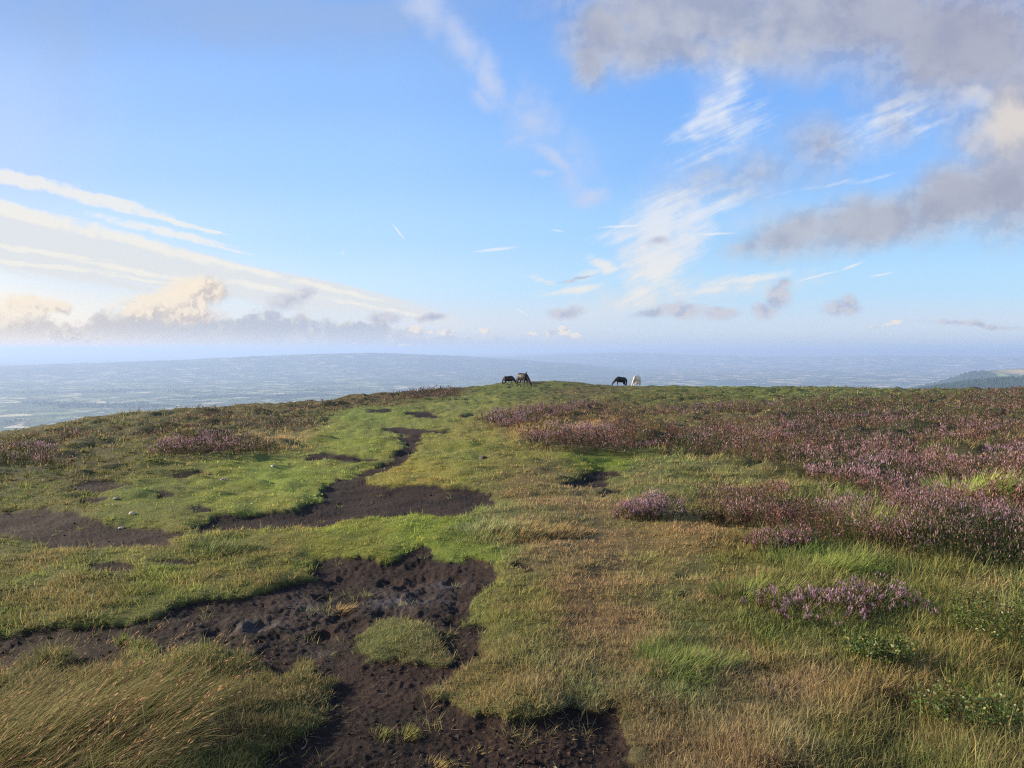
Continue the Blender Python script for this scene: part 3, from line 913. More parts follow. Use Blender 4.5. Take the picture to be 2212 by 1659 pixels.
RIDGES = [  # distance, width, crest rows
    (15500, 2300, [(-600, 800), (0, 790), (200, 784), (400, 777), (550, 769), (700, 764), (800, 762), (900, 765), (1000, 769), (1100, 776), (1250, 786), (1500, 815), (3000, 830)]),
    (24000, 3000, [(-600, 800), (700, 795), (900, 772), (1100, 770), (1250, 764), (1350, 761), (1500, 766), (1700, 772), (1900, 768), (2212, 771), (3000, 775)]),
    (40000, 4500, [(-600, 790), (600, 785), (900, 767), (1100, 764), (1300, 758), (1400, 754), (1550, 752.5), (1700, 755), (1850, 753), (2000, 755), (2212, 752.5), (3000, 753)]),
    (7200, 800, [(-600, 1100), (1700, 880), (1880, 856), (1960, 842), (2040, 820), (2090, 805), (2140, 799), (2212, 797), (2500, 790), (3000, 800)]),
    (4200, 850, [(-600, 1300), (1500, 960), (1700, 890), (1850, 858), (1940, 844), (2040, 833), (2130, 823), (2212, 815), (2500, 792), (3000, 785)]),
]
_RT = [(d, w) + ridge_top(t, d) for d, w, t in RIDGES]


def plain_height(x, y):
    th = np.arctan2(x, y); d = np.hypot(x, y)
    z = np.full(np.shape(x), PLAIN) + 14 * fbm(x / 1800., y / 1800., 201, 3) * sstep(1500, 4000, d) + d * d * -1.0e-9
    z = z - 20 * sstep(10000, 30000, d)
    for i, (d0, w, ta, tz) in enumerate(_RT):
        top = np.interp(th, ta, tz)
        dd = d0 * (1 + .05 * noise(th * 9, th * 0 + i, 300 + i))
        prof = np.exp(-((d - dd) / w) ** 2)
        h = np.maximum(top - PLAIN, 0)
        z = np.maximum(z, PLAIN + h * prof + (8 * fbm(x / 500., y / 500., 210 + i, 3)) * prof * min(h.max() / 120, 1))
    return z


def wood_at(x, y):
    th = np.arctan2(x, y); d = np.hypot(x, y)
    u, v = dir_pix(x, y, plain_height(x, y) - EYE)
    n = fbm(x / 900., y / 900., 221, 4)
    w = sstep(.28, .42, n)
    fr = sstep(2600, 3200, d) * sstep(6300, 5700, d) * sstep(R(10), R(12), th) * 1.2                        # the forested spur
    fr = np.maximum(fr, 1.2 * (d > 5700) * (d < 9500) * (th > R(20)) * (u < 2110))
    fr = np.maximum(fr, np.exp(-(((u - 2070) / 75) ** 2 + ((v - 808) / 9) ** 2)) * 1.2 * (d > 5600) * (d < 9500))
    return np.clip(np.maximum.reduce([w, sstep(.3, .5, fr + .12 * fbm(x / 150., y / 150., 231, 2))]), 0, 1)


def make_plain():
    th = np.linspace(R(-75), R(75), 640)
    d = np.concatenate([[700., 850.], np.geomspace(1000, 60000, 420)])
    T, Dm = np.meshgrid(th, d)
    x = (np.sin(T) * Dm).ravel(); y = (np.cos(T) * Dm).ravel()
    z = plain_height(x, y)
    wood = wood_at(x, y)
    u, v = dir_pix(x, y, z - EYE)
    dd = Dm.ravel()
    stub = np.exp(-(((u - 2200) / 50) ** 2 + ((v - 802) / 5) ** 2) * 1.2) * (dd < 9500) * (dd > 5600)
    # cloud shadow painted into mid-view land, moor on left ridge, stubble fields right
    moor = np.exp(-((T.ravel() - R(3)) / R(11)) ** 2) * sstep(6000, 12000, dd) * .8 + np.exp(-((dd - 15500) / 2600.) ** 2) * sstep(R(12), R(2), T.ravel()) * .8  # first term is the mid-view cloud shadow, second the moor on left ridge
    gold = sstep(R(2), R(20), T.ravel()) * .35 * (1 - (dd < 9500) * sstep(R(18), R(21), T.ravel())) + stub
    n0, n1 = len(d), len(th)
    idx = np.arange(n0 * n1).reshape(n0, n1)
    f = np.stack([idx[:-1, :-1], idx[:-1, 1:], idx[1:, 1:], idx[1:, :-1]], -1).reshape(-1, 4)[:, ::-1]
    me = build('terrain', np.stack([x, y, z], 1), [f], {'wood': wood, 'gold': np.clip(gold, 0, 1), 'moor': np.clip(moor, 0, 1), 'stub': np.clip(stub, 0, 1)}, True)  # 'moor' holds the painted cloud shadow as well as moorland
    m, nt = new_mat('farmland')
    out = N(nt, 'ShaderNodeOutputMaterial'); p = N(nt, 'ShaderNodeBsdfPrincipled', inp={'Roughness': .9, 'Specular IOR Level': .1})
    pos = N(nt, 'ShaderNodeNewGeometry').outputs['Position']
    A = lambda nm: N(nt, 'ShaderNodeAttribute', attribute_name=nm).outputs['Fac']
    # fields: warped cells
    wn = N(nt, 'ShaderNodeTexNoise', inp={'Scale': .0016, 'Detail': 3})
    nt.links.new(pos, wn.inputs['Vector'])
    wv = N(nt, 'ShaderNodeVectorMath', operation='MULTIPLY_ADD'); wv.inputs[1].default_value = (240, 240, 0)
    nt.links.new(wn.outputs['Color'], wv.inputs[0]); nt.links.new(pos, wv.inputs[2])
    flat = N(nt, 'ShaderNodeVectorMath', operation='MULTIPLY'); flat.inputs[1].default_value = (1, 1, 0)
    nt.links.new(wv.outputs[0], flat.inputs[0])
    vor = N(nt, 'ShaderNodeTexVoronoi', distance='CHEBYCHEV', inp={'Scale': 1 / 170., 'Randomness': .85})
    nt.links.new(flat.outputs[0], vor.inputs['Vector'])
    edge = N(nt, 'ShaderNodeTexVoronoi', feature='DISTANCE_TO_EDGE', inp={'Scale': 1 / 170., 'Randomness': .85})
    nt.links.new(flat.outputs[0], edge.inputs['Vector'])
    sep = N(nt, 'ShaderNodeSeparateColor'); nt.links.new(vor.outputs['Color'], sep.inputs[0])
    rampA = N(nt, 'ShaderNodeValToRGB'); e = rampA.color_ramp; e.interpolation = 'CONSTANT'
    stops = [(0, (74, 90, 56)), (.2, (94, 110, 66)), (.4, (122, 134, 82)), (.58, (82, 98, 62)), (.68, (152, 146, 104)), (.8, (132, 144, 92)), (.88, (194, 180, 138))]
    while len(e.elements) < len(stops): e.elements.new(.5)
    for el, (q, c) in zip(e.elements, stops): el.position = q; el.color = tuple(lin(c)) + (1,)
    nt.links.new(sep.outputs[0], rampA.inputs[0])
    goldf = MATH(nt, 'LESS_THAN', sep.outputs[1], MATH(nt, 'MULTIPLY', A('gold'), .62))
    c = MIXC(nt, goldf, rampA.outputs[0], tuple(lin((222, 192, 136))))
    c = MIXC(nt, MATH(nt, 'MULTIPLY', RANGE(nt, edge.outputs['Distance'], .035, .075, 1, 0), .9), c, tuple(lin((40, 54, 34))))
    hf = NOISE(nt, flat.outputs[0], 1 / 330., 4, .6)
    c = MIXC(nt, MATH(nt, 'MULTIPLY', RANGE(nt, hf, .52, .60), .85), c, tuple(lin((46, 60, 38))))
    c = MIXC(nt, A('stub'), c, tuple(lin((184, 160, 120))))
    c = MIXC(nt, MATH(nt, 'MULTIPLY', A('moor'), RANGE(nt, hf, .36, .5)), c, tuple(lin((58, 64, 42))))  # mid-view part is cloud shadow put into the land colour, the rest moorland
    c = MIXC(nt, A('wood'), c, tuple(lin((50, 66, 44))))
    nt.links.new(c, p.inputs['Base Color']); nt.links.new(p.outputs[0], out.inputs[0])
    o = link('terrain', me, m)
    tag(o, 'hazy valley farmland and far low hills', None, kind='structure')


def far_woods():
    # conifers on the forested spur and woodland on the plain, each a small tiered or lobed crown
    n = 260000
    th = rng.uniform(R(-44), R(52), n); d = np.exp(rng.uniform(math.log(1500), math.log(9000), n))
    x, y = np.sin(th) * d, np.cos(th) * d
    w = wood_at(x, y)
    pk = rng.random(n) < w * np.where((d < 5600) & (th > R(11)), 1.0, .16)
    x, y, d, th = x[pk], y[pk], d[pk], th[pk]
    z = plain_height(x, y) - 1.5
    conif = ((d < 5600) & (th > R(11)))
    n = len(x)
    h = np.where(conif, rng.uniform(11, 17, n), rng.uniform(8, 15, n)); r = np.where(conif, rng.uniform(2.6, 4.0, n), rng.uniform(4, 8, n))
    k = 7
    ang = np.arange(k) * 2 * pi / k
    prof = [(0.08, .75), (.35, 1.0), (.38, .66), (.68, .62), (.7, .36)]
    V = np.zeros((n, k * len(prof) + 1, 3))
    for i, (hz, rw) in enumerate(prof):
        rb = np.where(conif, rw, [.8, 1.05, 1.1, .9, .8][i])
        hzz = np.where(conif, hz, [.15, .35, .55, .75, .88][i])
        rad = (r * rb)[:, None] * rng.uniform(.65, 1.3, (n, k))
        V[:, i * k:(i + 1) * k, 0] = x[:, None] + np.cos(ang) * rad
        V[:, i * k:(i + 1) * k, 1] = y[:, None] + np.sin(ang) * rad
        V[:, i * k:(i + 1) * k, 2] = z[:, None] + (h * hzz)[:, None] + rng.normal(0, .4, (n, k))
    V[:, -1] = np.stack([x, y, z + h], 1)
    fq = []; ft = []
    for i in range(len(prof) - 1):
        for j in range(k):
            fq.append((i * k + j, i * k + (j + 1) % k, (i + 1) * k + (j + 1) % k, (i + 1) * k + j))
    for j in range(k): ft.append(((len(prof) - 1) * k + j, (len(prof) - 1) * k + (j + 1) % k, len(prof) * k))
    b = np.arange(n)[:, None, None] * V.shape[1]
    q = (b + np.array(fq)[None]).reshape(-1, 4); t = (b + np.array(ft)[None]).reshape(-1, 3)
    c = np.where(conif[:, None], lin((50, 70, 52)), lin((54, 70, 44))) * rng.uniform(.6, 1.35, (n, 1))
    me = build('woodland', V.reshape(-1, 3), [q, t], np.repeat(c, V.shape[1], 0))
    o = link('woodland', me, M_FAR)
    tag(o, 'dark conifer forest and far-off woods in the valley', 'woodland', kind='stuff')


# ------------------------------------------------------------------ air
def make_haze(density, color, aniso):
    Z0, Z1, S = -560.0, 85.0, 62000.0
    bm = bmesh.new()
    bmesh.ops.create_cube(bm, size=1.0)
    for q in bm.verts: q.co = Vector((q.co.x * 2 * S, q.co.y * 2 * S, Z0 if q.co.z < 0 else Z1))
    me = bpy.data.meshes.new('haze'); bm.to_mesh(me); bm.free()
    m, nt = new_mat('haze_air')
    out = N(nt, 'ShaderNodeOutputMaterial')
    v = N(nt, 'ShaderNodeVolumePrincipled')
    v.inputs['Color'].default_value = tuple(color) + (1,)
    v.inputs['Density'].default_value = density
    v.inputs['Anisotropy'].default_value = aniso
    v.inputs['Density Attribute'].default_value = ''
    nt.links.new(v.outputs[0], out.inputs['Volume'])
    try: m.cycles.homogeneous_volume = True
    except Exception: pass
    o = link('haze', me, m)
    o['kind'] = 'stuff'; o['label'] = 'pale blue haze lying over the valley'


# ------------------------------------------------------------------ ponies
def fused_body(name, chains, voxel=.022, smooth=6):
    """one continuous skin grown round limbs: each chain is a list of (point, (half width, half depth)); the limbs are fused by a voxel remesh"""
    V, Fq = [], []
    K = 14
    for ch in chains:
        P0 = np.array([c[0] for c in ch], float); R0 = np.array([c[1] if isinstance(c[1], tuple) else (c[1], c[1]) for c in ch], float)
        pad = lambda a: np.concatenate([2 * a[:1] - a[1:2], a, 2 * a[-1:] - a[-2:-1]])
        Pp, Rp = pad(P0), np.concatenate([R0[:1], R0, R0[-1:]])
        pts, rad = [], []
        for k in range(1, len(Pp) - 2):
            for t in np.linspace(0, 1, 6, endpoint=(k == len(Pp) - 3)):
                a, b, c, d = (Pp[k - 1], Pp[k], Pp[k + 1], Pp[k + 2])
                pts.append(.5 * (2 * b + (c - a) * t + (2 * a - 5 * b + 4 * c - d) * t * t + (3 * b - a - 3 * c + d) * t ** 3))
                w = t * t * (3 - 2 * t); rad.append(Rp[k] * (1 - w) + Rp[k + 1] * w)
        # rounded ends
        t0 = pts[0] - pts[1]; t0 /= np.linalg.norm(t0); t1 = pts[-1] - pts[-2]; t1 /= np.linalg.norm(t1)
        for f in (.5, .85): pts.insert(0, pts[0] + t0 * rad[0].min() * .35); rad.insert(0, rad[0] * (.86 if f == .5 else .55))
        for f in (.5, .85): pts.append(pts[-1] + t1 * rad[-1].min() * .35); rad.append(rad[-1] * (.86 if f == .5 else .55))
        b0 = len(V); m = len(pts)
        for k in range(m):
            t = pts[min(k + 1, m - 1)] - pts[max(k - 1, 0)]; t = t / np.linalg.norm(t)
            side = np.cross(t, np.cross(np.array([0, 1, 0.]), t)); side /= np.linalg.norm(side) + 1e-9
            q = np.cross(t, side)
            for n in range(K):
                an = 2 * pi * n / K
                V.append(pts[k] + side * math.cos(an) * rad[k][0] + q * math.sin(an) * rad[k][1])
        for k in range(m - 1):
            for n in range(K): Fq.append((b0 + k * K + n, b0 + k * K + (n + 1) % K, b0 + (k + 1) * K + (n + 1) % K, b0 + (k + 1) * K + n))
        for base, rev in ((b0, True), (b0 + (m - 1) * K, False)):
            c = len(V); V.append(np.mean(V[base:base + K], axis=0))
            for n in range(K):
                tri = (base + n, base + (n + 1) % K, c)
                Fq.append(tri[::-1] if rev else tri)
    q = np.array([f for f in Fq if len(f) == 4]); t = np.array([f for f in Fq if len(f) == 3])
    me = build(name, np.array(V), [q, t])
    o = bpy.data.objects.new(name + '_tmp', me); COL.objects.link(o)
    md = o.modifiers.new('remesh', 'REMESH'); md.mode = 'VOXEL'; md.voxel_size = voxel; md.use_smooth_shade = True
    ms = o.modifiers.new('smooth', 'SMOOTH'); ms.factor = .5; ms.iterations = smooth
    dg = bpy.context.evaluated_depsgraph_get(); dg.update()
    out = bpy.data.meshes.new_from_object(o.evaluated_get(dg)); out.name = name
    bpy.data.objects.remove(o)
    return out


def coat(name, rgb, var=.25, rough=.6):
    m, nt = new_mat(name)
    out = N(nt, 'ShaderNodeOutputMaterial'); p = N(nt, 'ShaderNodeBsdfPrincipled', inp={'Roughness': rough, 'Specular IOR Level': .3})
    tc = N(nt, 'ShaderNodeTexCoord')
    n = NOISE(nt, tc.outputs['Object'], 3.0, 4, .6)
    a = tuple(c * (1 - var) for c in lin(rgb)); b = tuple(min(c * (1 + var), 1) for c in lin(rgb))
    nt.links.new(MIXC(nt, RANGE(nt, n, .3, .7), a, b), p.inputs['Base Color']); nt.links.new(p.outputs[0], out.inputs[0])
    return m


def strands(name, paths, mat, parent, w=.02):
    """hair locks: each path is a list of points; tapered ribbons with thickness"""
    V, Fq = [], []
    for path in paths:
        k = len(path); b = len(V)
        for i, p in enumerate(path):
            p = Vector(p); r = w * (1 - .8 * i / (k - 1))
            t = (Vector(path[min(i + 1, k - 1)]) - Vector(path[max(i - 1, 0)])).normalized()
            s = t.cross(Vector((0, 1, 0.05))).normalized(); q = t.cross(s)
            V += [p + s * r, p + q * r * .6, p - s * r, p - q * r * .6]
        for i in range(k - 1):
            for j in range(4): Fq.append((b + 4 * i + j, b + 4 * i + (j + 1) % 4, b + 4 * i + 4 + (j + 1) % 4, b + 4 * i + 4 + j))
    me = build(name, np.array([tuple(v) for v in V]), [np.array(Fq)], None, True)
    return link(name, me, mat, parent)


def pony(u, v, heading, scale, mats, label, head_side=0.0, legs=(0, 0, 0, 0), tuft=False, dd=0.0):
    """the pony faces its own +X; legs: fore-aft swing of front pair and hind pair"""
    gx, gy = [float(q) for q in at(u, v)]
    if dd:
        k = dd / math.hypot(gx, gy); gx *= k; gy *= k
    gz = float(height(np.array([gx]), np.array([gy]))[0])
    ch_, sh_ = math.cos(heading), math.sin(heading)
    fx_, bx_ = .38 * scale, -.47 * scale
    hz = height(np.array([gx + ch_ * fx_ - sh_ * q * .14 for q in (-1, 1)] + [gx + ch_ * bx_ - sh_ * q * .14 for q in (-1, 1)]), np.array([gy + sh_ * fx_ + ch_ * q * .14 for q in (-1, 1)] + [gy + sh_ * bx_ + ch_ * q * .14 for q in (-1, 1)]))
    zf, zb = hz[:2].mean(), hz[2:].mean()
    gz = float(zb + (zf - zb) * (-bx_) / (fx_ - bx_))
    root = empty('pony', (gx, gy, gz), heading); root.scale = (.84 * scale, scale, scale)
    root.rotation_euler = (0, -math.atan2(zf - zb, fx_ - bx_), heading)
    tag(root, label, 'pony', 'ponies grazing on the hilltop')
    hs = head_side
    trunk = [((-.66, 0, .93), (.15, .20)), ((-.52, 0, .95), (.235, .285)), ((-.25, 0, .93), (.27, .31)), ((.05, 0, .895), (.29, .34)), ((.32, 0, .91), (.255, .335)), ((.50, 0, .93), (.20, .29))]
    neck = [((.40, 0, .96), (.14, .26)), ((.62, .04 * hs, .86), (.115, .22)), ((.84, .14 * hs, .66), (.088, .165)), ((1.0, .23 * hs, .48), (.075, .125))]
    head = [((.99, .23 * hs, .50), (.075, .10)), ((1.07, .28 * hs, .37), (.082, .115)), ((1.13, .32 * hs, .22), (.060, .078)), ((1.165, .345 * hs, .10), (.052, .058)), ((1.175, .35 * hs, .055), (.044, .046))]
    chains = [trunk, neck, head]
    for i, sy in enumerate((1, -1)):
        q = legs[i]
        chains.append([((.42, .12 * sy, .86), (.09, .15)), ((.43 + .15 * q, .14 * sy, .66), (.075, .105)), ((.44 + .5 * q, .14 * sy, .42), (.050, .056)), ((.43 + .65 * q, .14 * sy, .34), (.040, .044)), ((.43 + .85 * q, .14 * sy, .15), (.034, .036)), ((.45 + .9 * q, .14 * sy, .09), (.042, .046)), ((.475 + .95 * q, .14 * sy, .03), (.052, .060))])
        q = legs[2 + i]
        chains.append([((-.46, .13 * sy, .90), (.12, .22)), ((-.47 + .1 * q, .15 * sy, .70), (.10, .17)), ((-.53 + .3 * q, .15 * sy, .54), (.068, .095)), ((-.64 + .55 * q, .145 * sy, .41), (.048, .062)), ((-.63 + .7 * q, .14 * sy, .30), (.036, .042)), ((-.60 + .85 * q, .14 * sy, .15), (.034, .037)), ((-.585 + .9 * q, .14 * sy, .09), (.042, .046)), ((-.565 + .95 * q, .14 * sy, .03), (.052, .060))])
        chains.append([((.99, .23 * hs + .05 * sy, .55), (.030, .022)), ((.965, .23 * hs + .075 * sy, .62), (.028, .016)), ((.945, .23 * hs + .085 * sy, .67), (.012, .010))])
    link('body', fused_body('body', chains), mats[0], root)
    # mane falls to one side of the neck; forelock and tail
    mane = []
    for i in range(26):
        t = i / 25.0
        px = .50 + .50 * t; pz = 1.215 - .60 * t ** 1.2; py = .24 * hs * t ** 1.3
        sd = 1 if i % 5 else -1
        ln_ = .26 + rng.uniform(-.05, .06)
        mane.append([(px, py, pz - .02), (px + .015, py + sd * .06, pz - .035), (px - .01 + rng.normal(0, .015), py + sd * .115, pz - ln_ * .55), (px - .03 + rng.normal(0, .02), py + sd * .12, pz - ln_)])
    if tuft:
        for i in range(5): mane.append([(.44 + .02 * i, 0, 1.18), (.48 + .02 * i, -.02, 1.28), (.54 + .02 * i, -.05, 1.34 + .01 * i), (.60, -.07, 1.38)])
    strands('mane', mane, mats[1], root, .045)
    tail = []
    for i in range(14):
        a = rng.normal(0, .05); b = rng.normal(0, .04)
        tail.append([(-.70, a * .3, 1.07), (-.80 + b * .3, a * .7, .98), (-.84 + b, a, .72), (-.86 + b, a * 1.3, .48 + rng.uniform(-.04, .04)), (-.83 + b, a * 1.2, .26 + rng.uniform(-.05, .08))])
    strands('tail', tail, mats[1], root, .05)
    for sy in (1, -1):
        bm = bmesh.new(); bmesh.ops.create_uvsphere(bm, u_segments=10, v_segments=8, radius=.018)
        em = bpy.data.meshes.new('eye'); bm.to_mesh(em); bm.free()
        for pl in em.polygons: pl.use_smooth = True
        e = link('eye', em, mats[2], root); e.location = (1.075, .28 * hs + .072 * sy, .41)
    return root


# ------------------------------------------------------------------ stones, twigs, clods
def stone_mat():
    m, nt = new_mat('pale_stone')
    out = N(nt, 'ShaderNodeOutputMaterial'); p = N(nt, 'ShaderNodeBsdfPrincipled', inp={'Roughness': .85})
    tc = N(nt, 'ShaderNodeTexCoord')
    n = NOISE(nt, tc.outputs['Object'], 14, 5, .65)
    nt.links.new(MIXC(nt, RANGE(nt, n, .35, .65), tuple(lin((124, 114, 100))), tuple(lin((186, 174, 154)))), p.inputs['Base Color'])
    b = N(nt, 'ShaderNodeBump', inp={'Strength': .6, 'Distance': .01}); nt.links.new(n, b.inputs['Height']); nt.links.new(b.outputs[0], p.inputs['Normal'])
    nt.links.new(p.outputs[0], out.inputs[0])
    return m


def clod_mat():
    m, nt = new_mat('dung')
    out = N(nt, 'ShaderNodeOutputMaterial'); p = N(nt, 'ShaderNodeBsdfPrincipled', inp={'Roughness': .9})
    tc = N(nt, 'ShaderNodeTexCoord')
    n = NOISE(nt, tc.outputs['Object'], 22, 5, .65)
    nt.links.new(MIXC(nt, RANGE(nt, n, .35, .65), tuple(lin((40, 32, 26))), tuple(lin((70, 58, 44)))), p.inputs['Base Color'])
    nt.links.new(p.outputs[0], out.inputs[0])
    return m


def lump(name, u, v, size, mat, label, cat, group=None, flat=.55, sink=.25):
    gx, gy = [float(q) for q in at(u, v)]
    gz = float(height(np.array([gx]), np.array([gy]))[0])
    bm = bmesh.new(); bmesh.ops.create_icosphere(bm, subdivisions=3, radius=1)
    sd = rng.uniform(0, 100)
    co = np.array([q.co[:] for q in bm.verts])
    n = fbm(co[:, 0] * 1.1 + sd, co[:, 1] * 1.1 + co[:, 2] * .7, 400, 3)
    facet = np.round(fbm(co[:, 0] * .8 + sd, co[:, 2] * .9 + co[:, 1], 410, 1) * 5) / 5
    sc = 1 + .22 * n + .22 * facet
    sx, sy = rng.uniform(.8, 1.25, 2)
    for q, s in zip(bm.verts, sc): q.co = Vector((q.co.x * s * sx, q.co.y * s * sy, q.co.z * s * flat)) * size
    me = bpy.data.meshes.new(name); bm.to_mesh(me); bm.free()
    for pl in me.polygons: pl.use_smooth = True
    o = link(name, me, mat); o.location = (gx, gy, gz + size * flat * (1 - sink) * .6); o.rotation_euler = (rng.normal(0, .15), rng.normal(0, .15), rng.uniform(0, 6))
    tag(o, label, cat, group)
    return o


def twig(name, u, v, length, rad, az, rgb, label, cat, group=None, curve=.4, branch=True):
    gx, gy = [float(q) for q in at(u, v)]
    k = 9
    pts = []
    x, y, a = gx, gy, az
    for i in range(k):
        pts.append((x, y)); a += rng.normal(0, curve * .4) + curve / k
        x += math.cos(a) * length / k; y += math.sin(a) * length / k
    P = np.array(pts)
    Z = height(P[:, 0], P[:, 1]); Z = np.maximum(Z, np.convolve(np.pad(Z, 1, mode='edge'), [.33, .34, .33], 'valid')) + rad * .7
    runs = [(P, Z, rad)]
    if branch:
        i = 5; b = az + .9; Q = np.array([P[i] + np.array([math.cos(b), math.sin(b)]) * length * .12 * j for j in range(4)])
        zq = height(Q[:, 0], Q[:, 1]) + rad * .6 + .01 * np.arange(4); zq[0] = Z[i]
        runs.append((Q, zq, rad * .7))
    V, Fq = [], []
    for (p, z, r0) in runs:
        m = len(p); b0 = len(V)
        for i in range(m):
            t = p[min(i + 1, m - 1)] - p[max(i - 1, 0)]; t = t / np.hypot(*t); r = r0 * (1 - .6 * i / (m - 1)) * rng.uniform(.8, 1.2)
            for j in range(6):
                c, s = math.cos(j * pi / 3), math.sin(j * pi / 3)
                V.append((p[i][0] - t[1] * c * r - gx, p[i][1] + t[0] * c * r - gy, z[i] + s * r))
        for i in range(m - 1):
            for j in range(6): Fq.append((b0 + 6 * i + j, b0 + 6 * i + (j + 1) % 6, b0 + 6 * i + 6 + (j + 1) % 6, b0 + 6 * i + 6 + j))
    V = np.array(V); gz = float(Z[0]); V[:, 2] -= gz
    me = build(name, V, [np.array(Fq)], np.tile(lin(rgb), (len(V), 1)) * rng.uniform(.75, 1.1, (len(V), 1)), True)
    o = link(name, me, M_WOOD); o.location = (gx, gy, gz)
    tag(o, label, cat, group)
    return o


# ------------------------------------------------------------------ light and sky
SUN_AZ, SUN_EL = R(-74), R(16)          # azimuth from +Y, towards +X positive
sun_d = bpy.data.lights.new('sun', 'SUN'); sun_d.energy = 3.4; sun_d.angle = R(3); sun_d.color = (1.0, .85, .64)
sun = bpy.data.objects.new('sun', sun_d); COL.objects.link(sun)
sdir = Vector((math.sin(SUN_AZ) * math.cos(SUN_EL), math.cos(SUN_AZ) * math.cos(SUN_EL), math.sin(SUN_EL)))
sun.rotation_euler = sdir.to_track_quat('Z', 'Y').to_euler()
HAZE_DENSITY, HAZE_COLOR, HAZE_ANISO = 9.0e-5, (.40, .53, .78), .16

world = bpy.data.worlds.new('World'); scene.world = world; world.use_nodes = True
nt = world.node_tree; nt.nodes.clear()
SKY_K = 0.1
SKY_TINT = (1.12, 1.0, 1.0)
EXPO = 1.75
w_out = N(nt, 'ShaderNodeOutputWorld'); bg = N(nt, 'ShaderNodeBackground', inp={'Strength': SKY_K})
sky = N(nt, 'ShaderNodeTexSky', sky_type='NISHITA', sun_disc=False, sun_elevation=SUN_EL, sun_rotation=SUN_AZ, altitude=600, air_density=1.0, dust_density=1.0, ozone_density=3.0)
tcd = N(nt, 'ShaderNodeTexCoord')
sx = N(nt, 'ShaderNodeSeparateXYZ'); nt.links.new(tcd.outputs['Generated'], sx.inputs[0])
yy = MATH(nt, 'MAXIMUM', sx.outputs[1], .06)
PX = MATH(nt, 'MULTIPLY', MATH(nt, 'DIVIDE', sx.outputs[0], yy), F / 100); PY = MATH(nt, 'MULTIPLY', MATH(nt, 'DIVIDE', sx.outputs[2], yy), F / 100)
cmb = N(nt, 'ShaderNodeCombineXYZ'); nt.links.new(PX, cmb.inputs[0]); nt.links.new(PY, cmb.inputs[1])
P = cmb.outputs[0]                     # sky chart: hundredths, x east of ahead, y above the level line


def VM(op, a, b=None, c=None):
    n = nt.nodes.new('ShaderNodeVectorMath'); n.operation = op
    for i, q in enumerate((a, b, c)):
        if q is None: continue
        if isinstance(q, tuple): n.inputs[i].default_value = q
        else: nt.links.new(q, n.inputs[i])
    return n


def mapping(vec, loc, rot, sc):
    n = nt.nodes.new('ShaderNodeMapping'); n.vector_type = 'TEXTURE'
    n.inputs['Location'].default_value = (loc[0], loc[1], 0); n.inputs['Rotation'].default_value = (0, 0, rot); n.inputs['Scale'].default_value = (sc[0], sc[1], 1)
    nt.links.new(vec, n.inputs['Vector'])
    return n.outputs[0]


def chart_pt(u, v):
    x, y, z = pix_dir(u, v); return float(x / y * F / 100), float(z / y * F / 100)


def warp(scale, amp, detail=3, rot=0.0, st=(1, 1)):
    n = nt.nodes.new('ShaderNodeTexNoise'); n.inputs['Scale'].default_value = scale; n.inputs['Detail'].default_value = detail; n.inputs['Roughness'].default_value = .55
    nt.links.new(mapping(P, (0, 0), rot, st), n.inputs['Vector'])
    d = VM('SUBTRACT', n.outputs['Color'], (.5, .5, .5))
    return VM('MULTIPLY_ADD', d.outputs[0], (amp, amp, 0), P).outputs[0]


_last = [None]


def field(els, vec):
    """union of soft ellipses: (column, row, half length, half width, angle, weight)"""
    acc = None
    for e in els:
        if _last[0] is not None:      # evaluate one after the other
            tie = nt.nodes.new('ShaderNodeVectorMath'); tie.operation = 'MULTIPLY_ADD'
            nt.links.new(_last[0], tie.inputs[0]); tie.inputs[1].default_value = (1e-7, 1e-7, 0); nt.links.new(vec, tie.inputs[2])
            v_in = tie.outputs[0]
        else: v_in = vec
        u, v, a, b = e[:4]; rot = R(e[4]) if len(e) > 4 else 0.0; w = e[5] if len(e) > 5 else 1.0
        m = mapping(v_in, chart_pt(u, v), rot, (a / 100.0, b / 100.0))
        ln_ = VM('LENGTH', m).outputs['Value']
        f = MATH(nt, 'MULTIPLY_ADD', ln_, -w, w)
        acc = f if acc is None else MATH(nt, 'MAXIMUM', acc, f)
        _last[0] = acc
    return acc


def rgb10(c, k=1.0): return tuple(float(q) * k / SKY_K / 2 ** EXPO for q in lin(c))


W_soft = warp(.55, .9, 4)
W_fine = warp(1.6, .34, 4)
W_wisp = warp(1.1, .30, 3, R(24), (2.6, .55))
n_big = NOISE(nt, P, .9, 6, .56)
n_mid = NOISE(nt, P, 2.4, 6, .58)
n_off = NOISE(nt, VM('ADD', P, (-.10, .14, 0)).outputs[0], 2.4, 6, .58)     # towards the sun
n_str = NOISE(nt, mapping(P, (0, 0), R(-12), (2.6, .16)), 1.0, 5, .6)     # drawn out along the vapour trails
n_cir = NOISE(nt, mapping(P, (0, 0), R(24), (1.7, .22)), 1.0, 6, .62)      # drawn out across the cirrus


def billow(vec):
    n = nt.nodes.new('ShaderNodeTexVoronoi'); n.feature = 'F1'
    n.inputs['Scale'].default_value = 2.6; n.inputs['Detail'].default_value = 2.0; n.inputs['Roughness'].default_value = .55; n.inputs['Lacunarity'].default_value = 2.3
    nt.links.new(vec, n.inputs['Vector'])
    return MATH(nt, 'SUBTRACT', 1.0, n.outputs['Distance'])


n_bil = billow(W_fine); n_bo = billow(VM('ADD', W_fine, (-.09, .09, 0)).outputs[0])
lit_b = RANGE(nt, MATH(nt, 'SUBTRACT', n_bil, n_bo), -.16, .16)
lit = RANGE(nt, MATH(nt, 'SUBTRACT', n_mid, n_off), -.10, .10)

